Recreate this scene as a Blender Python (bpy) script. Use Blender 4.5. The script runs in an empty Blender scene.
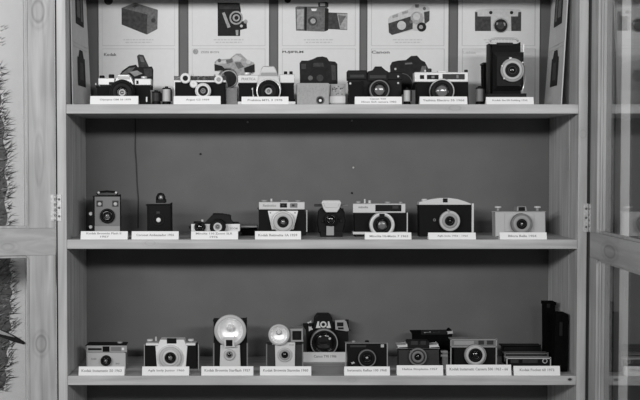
import bpy, bmesh, math, random
from mathutils import Vector
random.seed(7)
S = bpy.context.scene
COL = S.collection
PI = math.pi

# ------------------------------------------------------------------ camera model
F = 1100.0            # focal length in pixels of a 640 px wide frame
DIST = 2.58           # distance lens -> cabinet front plane (Y = 0)
CX, CY, HOR = 272.0, 200.0, 165.0
PITCH = math.atan((CY - HOR) / F)
cp, sp = math.cos(PITCH), math.sin(PITCH)

def P(px, py, Y=0.0):
    """world point seen at a photo pixel on the plane at depth Y"""
    u, v = (px - CX) / F, (CY - py) / F
    t = (Y + DIST) / (cp + v * sp)
    return Vector((u * t, Y, t * (-sp + v * cp)))
def k(Y): return (DIST + Y) / F

cam = bpy.data.cameras.new('camera'); co = bpy.data.objects.new('camera', cam); COL.objects.link(co)
co.location = (0, -DIST, 0); co.rotation_euler = (PI / 2 - PITCH, 0, 0)
cam.sensor_width = 36; cam.lens = 36 * F / 640; cam.shift_x = (320 - CX) / 640
cam.clip_start = 0.05
S.camera = co

# ------------------------------------------------------------------ materials
M = {}
def mat(name, v, rough=.5, metal=0.0, spec=.5, bump=0.0, bscale=900., var=0.0, vscale=60.):
    m = bpy.data.materials.new(name); m.use_nodes = True
    nt = m.node_tree; b = nt.nodes['Principled BSDF']
    b.inputs['Base Color'].default_value = (v, v, v, 1)
    b.inputs['Roughness'].default_value = rough; b.inputs['Metallic'].default_value = metal
    b.inputs['Specular IOR Level'].default_value = spec
    tc = nt.nodes.new('ShaderNodeTexCoord')
    if bump:
        n = nt.nodes.new('ShaderNodeTexNoise'); n.inputs['Scale'].default_value = bscale
        nt.links.new(tc.outputs['Object'], n.inputs['Vector'])
        bp = nt.nodes.new('ShaderNodeBump'); bp.inputs['Strength'].default_value = bump; bp.inputs['Distance'].default_value = .001
        nt.links.new(n.outputs['Fac'], bp.inputs['Height']); nt.links.new(bp.outputs['Normal'], b.inputs['Normal'])
    if var:
        n = nt.nodes.new('ShaderNodeTexNoise'); n.inputs['Scale'].default_value = vscale; n.inputs['Detail'].default_value = 4
        nt.links.new(tc.outputs['Object'], n.inputs['Vector'])
        r = nt.nodes.new('ShaderNodeValToRGB'); lo, hi = v * (1 - var), v * (1 + var)
        r.color_ramp.elements[0].color = (lo, lo, lo, 1); r.color_ramp.elements[1].color = (hi, hi, hi, 1)
        r.color_ramp.elements[0].position = .3; r.color_ramp.elements[1].position = .7
        nt.links.new(n.outputs['Fac'], r.inputs['Fac']); nt.links.new(r.outputs['Color'], b.inputs['Base Color'])
    M[name] = m; return m

mat('leather', .006, .65, bump=.5, spec=.12)
mat('black', .004, .5, spec=.15)
mat('gloss', .006, .2, spec=.3)
mat('case', .003, .85, spec=.05, var=.3)
mat('dark', .009, .55, spec=.15)
mat('darkgrey', .034, .5, var=.15, spec=.2)
mat('midgrey', .16, .5)
mat('grey', .30, .5)
mat('lightgrey', .46, .45)
mat('pale', .60, .45)
mat('white', .76, .5)
mat('satin', .54, .42, metal=.25)
mat('chrome', .72, .3, metal=.6)
mat('prism_metal', .42, .35, metal=.3)
mat('reflector', .95, .42, metal=.45)
mat('bulb', .75, .12, metal=.2)
mat('lens_coating', .012, .06, spec=.9)
mat('lens_grey', .16, .12, spec=.8)
mat('card', .86, .7)
mat('card_grey', .85, .7)
mat('poster_paper', .66, .6, var=.02)
mat('wall_paper', .86, .6, var=.02)
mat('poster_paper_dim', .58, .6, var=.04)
mat('ink_dark', .018, .7, var=.3, vscale=90, spec=.15)
mat('ink', .055, .7, var=.3, vscale=120, spec=.15)
mat('ink_mid', .14, .7, var=.3, vscale=150, spec=.15)
mat('ink_light', .34, .7, var=.25, vscale=150, spec=.2)
mat('ink_pale', .52, .7, var=.1, vscale=150, spec=.2)
mat('ink_line', .47, .6)
mat('steel', .55, .45, metal=.3, var=.2, vscale=200)
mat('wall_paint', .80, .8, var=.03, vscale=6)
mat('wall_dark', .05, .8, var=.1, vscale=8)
mat('trim_paint', .85, .6)
mat('floor_boards', .25, .6, var=.2)
mat('carton', .34, .7, var=.12, vscale=200)
mat('wire', .03, .6)
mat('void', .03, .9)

def wood(name, v, axis, knots=(), contrast=.16, scale=1.0):
    """pine: grain stretched along axis (0=x,1=y,2=z); knots = [(pos, (rx,ry,rz), darkness)]"""
    m = bpy.data.materials.new(name); m.use_nodes = True
    nt = m.node_tree; N = nt.nodes; L = nt.links; b = N['Principled BSDF']
    b.inputs['Roughness'].default_value = .5; b.inputs['Specular IOR Level'].default_value = .35
    tc = N.new('ShaderNodeTexCoord')
    src = tc.outputs['Object']
    mp = N.new('ShaderNodeMapping'); sc = [1.0, 1.0, 1.0]; sc[axis] = .06
    mp.inputs['Scale'].default_value = sc; L.new(src, mp.inputs['Vector'])
    w = N.new('ShaderNodeTexNoise'); w.inputs['Scale'].default_value = 55 * scale; w.inputs['Detail'].default_value = 3
    w.inputs['Distortion'].default_value = .6
    L.new(mp.outputs['Vector'], w.inputs['Vector'])
    n2 = N.new('ShaderNodeTexNoise'); n2.inputs['Scale'].default_value = 9; L.new(src, n2.inputs['Vector'])
    ad = N.new('ShaderNodeMath'); ad.operation = 'MULTIPLY_ADD'; ad.inputs[1].default_value = .35
    L.new(n2.outputs['Fac'], ad.inputs[0]); L.new(w.outputs['Fac'], ad.inputs[2])
    r = N.new('ShaderNodeValToRGB')
    lo, hi = v * (1 - contrast), v * (1 + contrast)
    r.color_ramp.elements[0].position = .5; r.color_ramp.elements[0].color = (lo,) * 3 + (1,)
    r.color_ramp.elements[1].position = .85; r.color_ramp.elements[1].color = (hi,) * 3 + (1,)
    L.new(ad.outputs[0], r.inputs['Fac'])
    col = r.outputs['Color']
    for pos, rad, dk in knots:
        s = N.new('ShaderNodeVectorMath'); s.operation = 'SUBTRACT'; s.inputs[1].default_value = pos; L.new(src, s.inputs[0])
        d = N.new('ShaderNodeVectorMath'); d.operation = 'DIVIDE'; d.inputs[1].default_value = rad; L.new(s.outputs[0], d.inputs[0])
        l = N.new('ShaderNodeVectorMath'); l.operation = 'LENGTH'; L.new(d.outputs[0], l.inputs[0])
        rr = N.new('ShaderNodeValToRGB'); e = rr.color_ramp.elements
        e[0].position = 0; a = 1 - dk * .35 if dk < .8 else .04; e[0].color = (a, a, a, 1)
        e[1].position = 1; e[1].color = (1, 1, 1, 1)
        for p_, c_ in ((.30, 1 - dk * .3 if dk < .8 else .04), (.42, 1 - dk), (.52, 1 - dk * .1), (.66, 1 - dk * .35), (.8, 1.0)):
            q = e.new(p_); q.color = (c_, c_, c_, 1)
        h = N.new('ShaderNodeMath'); h.operation = 'MULTIPLY'; h.inputs[1].default_value = .5; L.new(l.outputs['Value'], h.inputs[0])
        L.new(h.outputs[0], rr.inputs['Fac'])
        mx = N.new('ShaderNodeMix'); mx.data_type = 'RGBA'; mx.blend_type = 'MULTIPLY'; mx.inputs[0].default_value = 1
        L.new(col, mx.inputs[6]); L.new(rr.outputs['Color'], mx.inputs[7]); col = mx.outputs[2]
    L.new(col, b.inputs['Base Color'])
    M[name] = m; return m

def glass(name):
    m = bpy.data.materials.new(name); m.use_nodes = True
    nt = m.node_tree; N = nt.nodes; L = nt.links; N.remove(N['Principled BSDF'])
    lw = N.new('ShaderNodeLayerWeight'); lw.inputs['Blend'].default_value = .5
    pw = N.new('ShaderNodeMath'); pw.operation = 'POWER'; pw.inputs[1].default_value = 4.2; L.new(lw.outputs['Facing'], pw.inputs[0])
    fr = N.new('ShaderNodeMath'); fr.operation = 'MULTIPLY_ADD'; fr.inputs[1].default_value = .95; fr.inputs[2].default_value = .045; L.new(pw.outputs[0], fr.inputs[0])
    tr = N.new('ShaderNodeBsdfTransparent'); tr.inputs['Color'].default_value = (.98, .98, .98, 1)
    gl = N.new('ShaderNodeBsdfGlossy'); gl.inputs['Roughness'].default_value = 0.0; gl.inputs['Color'].default_value = (1, 1, 1, 1)
    mx = N.new('ShaderNodeMixShader'); L.new(fr.outputs[0], mx.inputs[0]); L.new(tr.outputs[0], mx.inputs[1]); L.new(gl.outputs[0], mx.inputs[2])
    L.new(mx.outputs[0], N['Material Output'].inputs['Surface'])
    M[name] = m; return m
glass('pane_glass')

# ------------------------------------------------------------------ object helpers
def tag(o, label=None, cat=None, group=None, kind=None):
    if label: o['label'] = label
    if cat: o['category'] = cat
    if group: o['group'] = group
    if kind: o['kind'] = kind
    return o

class Part:
    raw_top = True
    """collects shapes given in photo pixels and depth towards the viewer; becomes ONE mesh"""
    def __init__(s, thing, name, m, parent=None, label=None):
        s.t, s.name, s.par, s.label = thing, name, parent, label
        s.bm = bmesh.new(); s.mats = []; s.dm = m; s.obj = None
        thing.parts.append(s)
    def mi(s, m):
        m = m or s.dm
        if m not in s.mats: s.mats.append(m)
        return s.mats.index(m)
    def pt(s, px, py, d):
        Y = s.t.Y - d
        return P(px, py, Y) - s.t.o
    def _new(s, before, m, smooth=False):
        i = s.mi(m)
        for f in s.bm.faces:
            if f not in before: f.material_index = i; f.smooth = smooth
    def hexa(s, fr, bk, m=None, bev=0.0):
        """fr, bk: 4 front / 4 back points"""
        before = set(s.bm.faces)
        vs = [s.bm.verts.new(v) for v in list(fr) + list(bk)]
        n = len(fr)
        fs = [s.bm.faces.new(vs[:n]), s.bm.faces.new(vs[n:][::-1])]
        for i in range(n):
            j = (i + 1) % n
            fs.append(s.bm.faces.new((vs[i], vs[i + n], vs[j + n], vs[j])))
        if bev:
            es = {e for f in (fs if n <= 8 else fs[:2]) for e in f.edges}
            bmesh.ops.bevel(s.bm, geom=list(es), offset=bev, segments=2, affect='EDGES', profile=.5, clamp_overlap=True)
        s._new(before, m); return s
    def sil(s, x0, x1, d0, d1):
        """measured outline of a deep body -> its front edges (one side face is in view)"""
        if s.name not in ('body', 'carton', 'lid', 'top_edge'): return x0, x1
        q = (DIST + s.t.Y - d0) / (DIST + s.t.Y - d1)
        if x0 > CX: x0 = CX + (x0 - CX) * q
        if x1 < CX: x1 = CX + (x1 - CX) * q
        return x0, x1
    def sily(s, y, d0, d1):
        """same for the top edge of things below eye level, whose top face is in view"""
        if y is None or y < HOR or s.name not in ('body', 'carton', 'lid', 'top_edge', 'top_plate', 'finder_hump', 'top_corner', 'prism_housing', 'outline_trim'): return y
        return HOR + (y - HOR) * (DIST + s.t.Y - d0) / (DIST + s.t.Y - d1)
    def poly(s, pts, d0, d1, m=None, bev=0.0):
        ym = min(y for x, y in pts); dy = (s.sily(ym, d0, d1) - ym) if s.raw_top else 0
        fr = [s.pt(x, y + dy * max(0, 1 - (y - ym) / 6), d1) for x, y in pts]
        bk = [v + Vector((0, d1 - d0, 0)) for v in fr]
        return s.hexa(fr, bk, m, bev)
    def box(s, x0, y0, x1, y1, d0, d1, m=None, bev=0.0008):
        x0, x1 = s.sil(x0, x1, d0, d1); y0 = s.sily(y0, d0, d1)
        a = s.pt(x0, y0, d1); c = s.pt(x1, y1 if y1 is not None else y0 + 5, d1)
        z0 = 0.0 if y1 is None else c.z
        z0 = max(z0, 0.0) if s.t.ground else z0
        fr = [Vector((a.x, a.y, a.z)), Vector((a.x, a.y, z0)), Vector((c.x, a.y, z0)), Vector((c.x, a.y, a.z))]
        bk = [v + Vector((0, d1 - d0, 0)) for v in fr]
        return s.hexa(fr, bk, m, bev)
    def rbox(s, x0, y0, x1, y1, d0, d1, r, m=None, bev=0.0008, seg=5):
        """box with rounded corners (radius r px) in the front view"""
        x0, x1 = s.sil(x0, x1, d0, d1); y0 = s.sily(y0, d0, d1)
        if y1 is None:
            Yf = s.t.Y - d1; y1 = shelf_py(s.t.o.z, Yf)
        pts = []
        for cx, cy, a0 in ((x0 + r, y0 + r, 180), (x0 + r, y1 - r, 90), (x1 - r, y1 - r, 0), (x1 - r, y0 + r, -90)):
            for i in range(seg + 1):
                a = math.radians(a0 - 90 * i / seg)
                pts.append((cx + r * math.cos(a), cy + r * math.sin(a)))
        s.raw_top = False; s.poly(pts, d0, d1, m, bev); s.raw_top = True; return s
    def lathe(s, cx, cy, prof, m=None, seg=36, smooth=True, dref=None):
        """prof: [(r_px, d)], axis along the view depth"""
        before = set(s.bm.faces)
        dm = max(d for r, d in prof) if dref is None else dref
        c = s.pt(cx, cy, dm); kk = k(s.t.Y - dm)
        rows = []
        for r, d in prof:
            y = c.y + (dm - d)
            if r <= 1e-6: rows.append([s.bm.verts.new((c.x, y, c.z))])
            else: rows.append([s.bm.verts.new((c.x + r * kk * math.cos(2 * PI * i / seg), y, c.z + r * kk * math.sin(2 * PI * i / seg))) for i in range(seg)])
        for A, B in zip(rows, rows[1:]):
            for i in range(seg):
                j = (i + 1) % seg
                if len(A) == 1 and len(B) == 1: continue
                if len(A) == 1: s.bm.faces.new((A[0], B[i], B[j]))
                elif len(B) == 1: s.bm.faces.new((A[i], B[0], A[j]))
                else: s.bm.faces.new((A[i], B[i], B[j], A[j]))
        s._new(before, m, smooth); return s
    def cyl(s, cx, cy, r, d0, d1, m=None, b=.0006, seg=28):
        kk = k(s.t.Y - d1); br = min(b / kk, r * .3)
        return s.lathe(cx, cy, [(0, d0), (r, d0), (r, d1 - b), (r - br, d1), (0, d1)], m, seg, False)
    def ring(s, cx, cy, ro, ri, d0, d1, m=None, seg=40):
        mid = (ro + ri) / 2
        return s.lathe(cx, cy, [(ri, d0), (ro, d0), (ro, d1 - .0008), (ro - (ro - mid) * .4, d1), (ri + (mid - ri) * .4, d1), (ri, d1 - .0008), (ri, d0)], m, seg)
    def dome(s, cx, cy, r, d0, h, m=None, seg=28, n=5):
        return s.lathe(cx, cy, [(r * math.cos(PI / 2 * i / n), d0 + h * math.sin(PI / 2 * i / n)) for i in range(n)] + [(0, d0 + h)], m, seg)
    def vcyl(s, cx, y0, y1, r, d, m=None, seg=24, taper=1.0):
        """upright cylinder; d = depth of its axis"""
        before = set(s.bm.faces)
        a = s.pt(cx, y0, d); z1 = a.z; z0 = 0.0 if y1 is None else s.pt(cx, y1, d).z
        if s.t.ground: z0 = max(z0, 0)
        R = r * k(s.t.Y - d); b = min(R * .2, .001, (z1 - z0) * .3)
        rows = []
        for rr, z in ((R * taper - b, z0), (R * taper, z0 + b), (R, z1 - b), (R - b, z1)):
            rows.append([s.bm.verts.new((a.x + rr * math.cos(2 * PI * i / seg), a.y + rr * math.sin(2 * PI * i / seg), z)) for i in range(seg)])
        for A, B in zip(rows, rows[1:]):
            for i in range(seg):
                j = (i + 1) % seg; f = s.bm.faces.new((A[i], A[j], B[j], B[i]))
        s.bm.faces.new(rows[0][::-1]); s.bm.faces.new(rows[-1])
        s._new(before, m); return s
    def tube(s, pts, r, m=None, seg=8):
        """pts = local Vectors"""
        before = set(s.bm.faces); rows = []
        for i, p in enumerate(pts):
            t = (pts[min(i + 1, len(pts) - 1)] - pts[max(i - 1, 0)]).normalized()
            a = t.orthogonal().normalized() if i == 0 else (prev - t * prev.dot(t)).normalized()
            prev = a; b = t.cross(a)
            rows.append([s.bm.verts.new(p + (a * math.cos(2 * PI * j / seg) + b * math.sin(2 * PI * j / seg)) * r) for j in range(seg)])
        for A, B in zip(rows, rows[1:]):
            for i in range(seg):
                j = (i + 1) % seg; s.bm.faces.new((A[i], A[j], B[j], B[i]))
        s.bm.faces.new(rows[0][::-1]); s.bm.faces.new(rows[-1])
        s._new(before, m, True); return s
    def tubepx(s, pts, r, m=None):
        return s.tube([s.pt(*p) for p in pts], r, m)
    def text(s, txt, x0, y0, x1, y1, d, m=None, slope=0.0, bold=True):
        """lettering fitted in a photo box, lying on the plane at depth d (slope = depth lost per metre of height)"""
        cu = bpy.data.curves.new('t', 'FONT'); cu.body = txt; cu.size = 1; cu.align_x = 'LEFT'; cu.offset = .025 if bold else 0
        cu.resolution_u = 2
        ob = bpy.data.objects.new('t', cu); COL.objects.link(ob)
        dg = bpy.context.evaluated_depsgraph_get(); me = bpy.data.meshes.new_from_object(ob.evaluated_get(dg))
        bpy.data.objects.remove(ob); bpy.data.curves.remove(cu)
        xs = [v.co.x for v in me.vertices]; ys = [v.co.y for v in me.vertices]
        a = s.pt(x0, y1, d); b = s.pt(x1, y0, d)
        mx0, mx1, my0, my1 = min(xs), max(xs), min(ys), max(ys)
        before = set(s.bm.faces); vm = []
        for v in me.vertices:
            X = a.x + (v.co.x - mx0) / (mx1 - mx0) * (b.x - a.x)
            Z = a.z + (v.co.y - my0) / (my1 - my0) * (b.z - a.z)
            vm.append(s.bm.verts.new((X, a.y + (Z - a.z) * slope, Z)))
        for p in me.polygons:
            try: s.bm.faces.new([vm[i] for i in p.vertices])
            except ValueError: pass
        bpy.data.meshes.remove(me)
        s._new(before, m); return s
    def build(s):
        bmesh.ops.recalc_face_normals(s.bm, faces=s.bm.faces)
        me = bpy.data.meshes.new(s.name); s.bm.to_mesh(me); s.bm.free()
        for m in (s.mats or [s.dm]): me.materials.append(M[m])
        o = bpy.data.objects.new(s.name, me); COL.objects.link(o); s.obj = o
        o.parent = s.par.obj if s.par else s.t.root
        if s.label: o['label'] = s.label
        return o

def shelf_py(z, Y):
    """photo row at which height z shows at depth Y"""
    y, zz = (Y + DIST), z
    fwd = y * cp - zz * sp; up = y * sp + zz * cp
    return CY - F * up / fwd

class Thing:
    def __init__(s, name, label, cat, px, Y, z, group=None, ground=True):
        s.Y, s.ground = Y, ground
        s.o = Vector((P(px, 200, Y).x, Y, z)); s.parts = []
        s.root = bpy.data.objects.new(name, None); s.root.empty_display_size = .02; COL.objects.link(s.root)
        s.root.location = s.o; tag(s.root, label, cat, group)
    def part(s, name, m, parent=None, label=None): return Part(s, name, m, parent, label)
    def done(s):
        for p in s.parts: p.build()
        return s.root

# ------------------------------------------------------------------ cabinet
Z1, Z2, Z3 = P(300, 104.2).z, P(300, 239.6).z, P(300, 376).z
TH = 9.4 * k(0)
STEP = (Z1 - Z3) / 2
Z0, Z4 = Z1 + STEP - .014, Z3 - STEP
FLOOR = -1.32
DEP = .27
XL, XR = P(66.5, 200).x, P(578, 200).x
PT = 9.2 * k(0)                        # side panel thickness
TOP = Z0 + .14
cab_o = Vector(((XL + XR) / 2, 0, FLOOR))
def C(p): return Vector(p) - cab_o
def cw(px, py, Y=0): return tuple(P(px, py, Y) - cab_o)

kr = k(0)
wood('pine_shelf', .46, 0, [(cw(570, 379.5), (2.2*kr, .03, 1.4*kr), .9), (cw(352, 380), (5*kr, .03, 2.5*kr), .15), (cw(455, 108), (7*kr, .03, 3*kr), .2), (cw(150, 243), (6*kr, .03, 3*kr), .15)], contrast=.18)
wood('pine_side', .48, 2, [(cw(583, 134), (4*kr, .03, 5*kr), .15), (cw(570, 160, .09), (.05, .01, .03), .25)], contrast=.19)
wood('pine_stile_left', .40, 2, [(cw(39, 12), (7*kr, .05, 13*kr), .4), (cw(42, 343), (6*kr, .05, 10*kr), .4), (cw(40, 160), (5*kr, .05, 30*kr), .16)], contrast=.24)
wood('pine_stile_right', .40, 2, [], contrast=.2)
wood('pine_rail', .38, 0, [(cw(10, 246), (9*kr, .05, 5*kr), .2)], contrast=.14)
wood('pine_rail_right', .40, 1, [((P(592, 248).x - cab_o.x, -.17, P(600, 246).z - FLOOR), (.08, .05, .016), .35)], contrast=.16)
mat('back_board', .125, .75, var=.06, vscale=14)

class CabPart(Part):
    def raw(s, x0, x1, y0, y1, z0, z1, m=None, bev=.0015):
        fr = [C((x0, y0, z1)), C((x0, y0, z0)), C((x1, y0, z0)), C((x1, y0, z1))]
        return s.hexa(fr, [v + Vector((0, y1 - y0, 0)) for v in fr], m, bev)

cab = Thing('display_cabinet', 'tall pine display cabinet with open glass doors, full of old cameras on its shelves', 'cabinet', 320, 0, FLOOR)
cab.o = cab_o; cab.root.location = cab_o
def cpart(name, m, parent=None, label=None): return CabPart(cab, name, m, parent, label)
SEAM = .078
for sgn, x in ((-1, XL), (1, XR)):
    a, b = (x - PT, x) if sgn < 0 else (x, x + PT)
    p = cpart('side_panel', 'pine_side')
    p.raw(a, b, 0, SEAM, FLOOR, TOP); p.raw(a, b, SEAM + .0012, DEP + .008, FLOOR, TOP)
cpart('back_panel', 'back_board', label='dark grey back board behind the shelves').raw(XL, XR, DEP, DEP + .006, FLOOR + .05, TOP, bev=0)
for z in (Z0, Z1, Z2, Z3, Z4, FLOOR + .08):
    th = TH
    cpart('shelf', 'pine_shelf').raw(XL + .0002, XR - .0002, .0008, DEP - .0002, z - th, z)
cpart('plinth', 'pine_shelf').raw(XL, XR, .02, .04, FLOOR, FLOOR + .08 - TH)

# doors: built in door space (s = distance from hinge, t = depth through the door, z), then swung open
DW, ST, DTH = .618, .060, .020
def door(hx, sgn, ang, m_stile, m_rail, label, py0, py1, rail0, rail1):
    """sgn -1 left door; ang = opening angle; t=0 is the inner face"""
    a = math.radians(ang); RZ0, RZ1 = P(600, rail1).z, P(600, rail0).z
    # closed: runs from hinge towards the middle (direction -sgn*X), inner face looks +Y
    def W(s_, t, z):
        dx, dy = -sgn * math.cos(a), -math.sin(a)          # along the door
        nx, ny = sgn * math.sin(a) * 1.0, -math.cos(a)     # from inner face to outer face
        return C((hx + s_ * dx + t * nx, -.004 + s_ * dy + t * ny, z))
    d = cpart('door', m_stile, label=label)
    def dbox(p, s0, s1, t0, t1, z0, z1, m=None, bev=.0025):
        fr = [W(s0, t0, z1), W(s0, t0, z0), W(s1, t0, z0), W(s1, t0, z1)]
        bk = [W(s0, t1, z1), W(s0, t1, z0), W(s1, t1, z0), W(s1, t1, z1)]
        p.hexa(fr, bk, m, bev)
    zb, zt = FLOOR + .06, TOP - .002
    for s0, s1 in ((0, ST), (DW - ST, DW)):
        dbox(d, s0, s1, 0, DTH, zb, RZ0, bev=.0012); dbox(d, s0, s1, 0, DTH, RZ1, zt, bev=.0012)
    dbox(d, 0, DW, 0.0003, DTH - .0003, RZ0, RZ1, m_rail, .0012)
    for z0, z1 in ((zb, zb + .09), (zt - .09, zt)):
        dbox(d, ST, DW - ST, 0.0004, DTH - .0004, z0, z1, m_rail, .002)
    # rounded fillets in the corners of the openings
    opens = ((RZ1, zt - .09), (zb + .09, RZ0))
    for z0, z1 in opens:
        R = .012
        for s0, ds in ((ST, 1), (DW - ST, -1)):
            for zz, dz in ((z0, 1), (z1, -1)):
                pts = [(s0, zz)] + [(s0 + ds * (R - R * math.sin(q * PI / 12)), zz + dz * (R - R * math.cos(q * PI / 12))) for q in range(7)]
                d.hexa([W(u, .001, v) for u, v in pts], [W(u, DTH - .001, v) for u, v in pts], m_rail)
    for z0, z1 in opens:
        g = cpart('glass_pane', 'pane_glass', d)
        dbox(g, ST - .006, DW - ST + .006, .011, .014, z0 - .006, z1 + .006, bev=0)
        bead = cpart('glazing_bead', m_stile, d)
        for q in ((ST, ST + .006, z0, z1), (DW - ST - .006, DW - ST, z0, z1)):
            dbox(bead, q[0], q[1], .0065, .0105, q[2], q[3], bev=.001)
        for q in ((z0, z0 + .006), (z1 - .006, z1)):
            dbox(bead, ST + .006, DW - ST - .006, .0065, .0105, q[0], q[1], bev=.001)
    # dark strip added along the hinge side, standing in for shade in the gap
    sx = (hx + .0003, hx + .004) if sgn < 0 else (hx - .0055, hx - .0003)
    cpart('gap_shade_strip', 'void').raw(sx[0], sx[1], .003, .02, zb, zt, bev=.0003)
    # hinges: knuckle at the pin, one leaf on the panel edge, one on the door
    for zc0, zc1 in ((P(300, py1).z, P(300, py0).z), (zt - .06, zt - .005), (zb + .1, zb + .17)):
        h = cpart('hinge', 'steel', d, 'worn steel butt hinge')
        x0, x1 = (hx + .003, hx + .014) if sgn < 0 else (hx - .014, hx - .003)
        h.raw(x0, x1, -.0022, -.0002, zc0, zc1, bev=.0004)
        dbox(h, .003, .011, -.0015, -.0002, zc0, zc1, bev=.0003)
        n = 5
        for i in range(n):
            za, zb2 = zc0 + (zc1 - zc0) * (i + .06) / n, zc0 + (zc1 - zc0) * (i + .94) / n
            c = C((hx, -.0055, 0)); 
            h.tube([Vector((c.x, c.y, za - FLOOR)), Vector((c.x, c.y, zb2 - FLOOR))], .0032, seg=12)
        for f in (.18, .5, .82):
            zz = zc0 + (zc1 - zc0) * f
            p0 = C(((x0 + x1) / 2, -.0022, zz)); h.tube([p0, p0 + Vector((0, -.0007, 0))], .0028, 'midgrey', 12)
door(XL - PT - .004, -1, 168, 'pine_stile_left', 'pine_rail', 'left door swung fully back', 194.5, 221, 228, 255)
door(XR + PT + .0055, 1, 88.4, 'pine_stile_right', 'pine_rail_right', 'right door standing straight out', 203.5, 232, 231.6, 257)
cab.done()

# ------------------------------------------------------------------ setting
def struct(name, m, x0, x1, y0, y1, z0, z1):
    bm = bmesh.new(); bmesh.ops.create_cube(bm, size=1)
    for v in bm.verts: v.co = Vector(((v.co.x + .5) * (x1 - x0) + x0, (v.co.y + .5) * (y1 - y0) + y0, (v.co.z + .5) * (z1 - z0) + z0))
    me = bpy.data.meshes.new(name); bm.to_mesh(me); bm.free(); me.materials.append(M[m])
    o = bpy.data.objects.new(name, me); COL.objects.link(o); o['kind'] = 'structure'; return o
WY = .30
wx = P(578, 200, WY).x
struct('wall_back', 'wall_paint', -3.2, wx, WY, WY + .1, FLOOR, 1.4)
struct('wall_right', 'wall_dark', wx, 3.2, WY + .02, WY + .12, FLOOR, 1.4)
tx0, tx1 = P(618.5, 200, WY - .01).x, P(627.5, 200, WY - .01).x
struct('trim_1', 'trim_paint', tx0, tx1, WY - .025, WY + .02, FLOOR, 1.4)
struct('floor', 'floor_boards', -3.2, 3.2, -7.5, WY + .1, FLOOR - .05, FLOOR)

# ------------------------------------------------------------------ name cards
YC = .006
def card(x0, y0, x1, y1, lines, label, z, Y=None, m='card', fs=.8, pad=.1):
    Y = YC if Y is None else Y
    t = Thing('name_card', label, 'card', (x0 + x1) / 2, Y, z, 'name cards in front of the cameras')
    c = t.part('folded_card', m)
    zt_ = P(300, y0, Y + .005).z - z
    a, b = P(x0, y1, Y).x - t.o.x, P(x1, y1, Y).x - t.o.x
    w = .0009; ap = .006; bk = .022
    sec = [(0, 0), (ap, zt_), (ap + .0012, zt_), (bk, 0), (bk - w * 1.5, 0), (ap + .0006, zt_ - .003), (w * 1.5, 0)]
    L_ = [Vector((a, y, zz)) for y, zz in sec]; R_ = [Vector((b, y, zz)) for y, zz in sec]
    c.hexa(L_, R_)
    sl = ap / zt_; n = len(lines)
    w_ = x1 - x0; h_ = y1 - y0
    tx = t.part('lettering', 'grey', c)
    for i, (s_, f0, f1) in enumerate(lines):
        yy0 = y0 + h_ * (.34 if n == 1 else (.16 + .42 * i)); yy1 = yy0 + h_ * (.30 if n == 1 else .25)
        # place on the sloping front sheet
        tx.text(s_, x0 + w_ * f0, yy0, x0 + w_ * f1, yy1, 0.0, slope=0)
    # lettering was laid on the plane y=0: lean it onto the sheet
    for v in tx.bm.verts: v.co.y = v.co.z * sl - .0004
    t.done()

# row 1
N1 = [
 (90, 96, 138, 103.6, [('Olympus OM 10 1979', .2, .85)], 'white name card of the leftmost reflex camera on the top shelf'),
 (173.5, 96, 220.5, 103.8, [('Argus C3 1939', .26, .76)], 'white name card in front of the brick-shaped rangefinder camera with white dials'),
 (241.5, 96.6, 288.5, 103.6, [('Praktica MTL 3 1978', .13, .87)], 'white name card in front of the reflex camera with the tall chrome prism'),
 (355, 96.6, 402, 104, [('Canon T50', .32, .66), ('35mm SLR camera 1983', .13, .88)], 'white two-line name card in front of the all-black reflex camera on the top shelf'),
 (420, 96.5, 467.5, 104, [('Yashica Electro 35 1966', .06, .94)], 'white name card in front of the rangefinder with white top plate and dark window strip'),
 (486.5, 97, 534, 104, [('Kodak Six-20 Folding 1932', .13, .87)], 'white name card in front of the tall folding camera'),
]
for x0, y0, x1, y1, l, lb in N1: card(x0, y0, x1, y1, l, lb, Z1)
N2 = [
 (80.5, 231.3, 127.5, 239, [('Kodak Brownie Flash II', .12, .86), ('1957', .42, .6)], 'white two-line name card in front of the grey-faced box camera'),
 (131.5, 231.3, 178.5, 239, [('Coronet Ambassador 1955', .1, .9)], 'white name card in front of the small black box camera with strap loop'),
 (191, 231.3, 238, 239.4, [('Minolta 110 Zoom SLR', .1, .88), ('1976', .4, .57)], 'white two-line name card in front of the low flat camera with domed top'),
 (255, 231.2, 301, 239.4, [('Kodak Retinette 1A 1959', .07, .92)], 'white name card of the camera with a white tapered lens plate'),
 (365, 232.5, 411.5, 240, [('Minolta Hi-Matic 7 1963', .1, .93)], 'white name card in front of the rangefinder with thick chrome lens ring'),
 (428.5, 232.6, 476, 239.8, [('Agfa Isola 1956 - 1963', .19, .83)], 'white name card in front of the black camera with arched light top'),
 (500, 232.4, 547, 239.8, [('Bilora Bella 1954', .18, .78)], 'white name card at the right end of the middle shelf'),
]
for x0, y0, x1, y1, l, lb in N2: card(x0, y0, x1, y1, l, lb, Z2)
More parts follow.
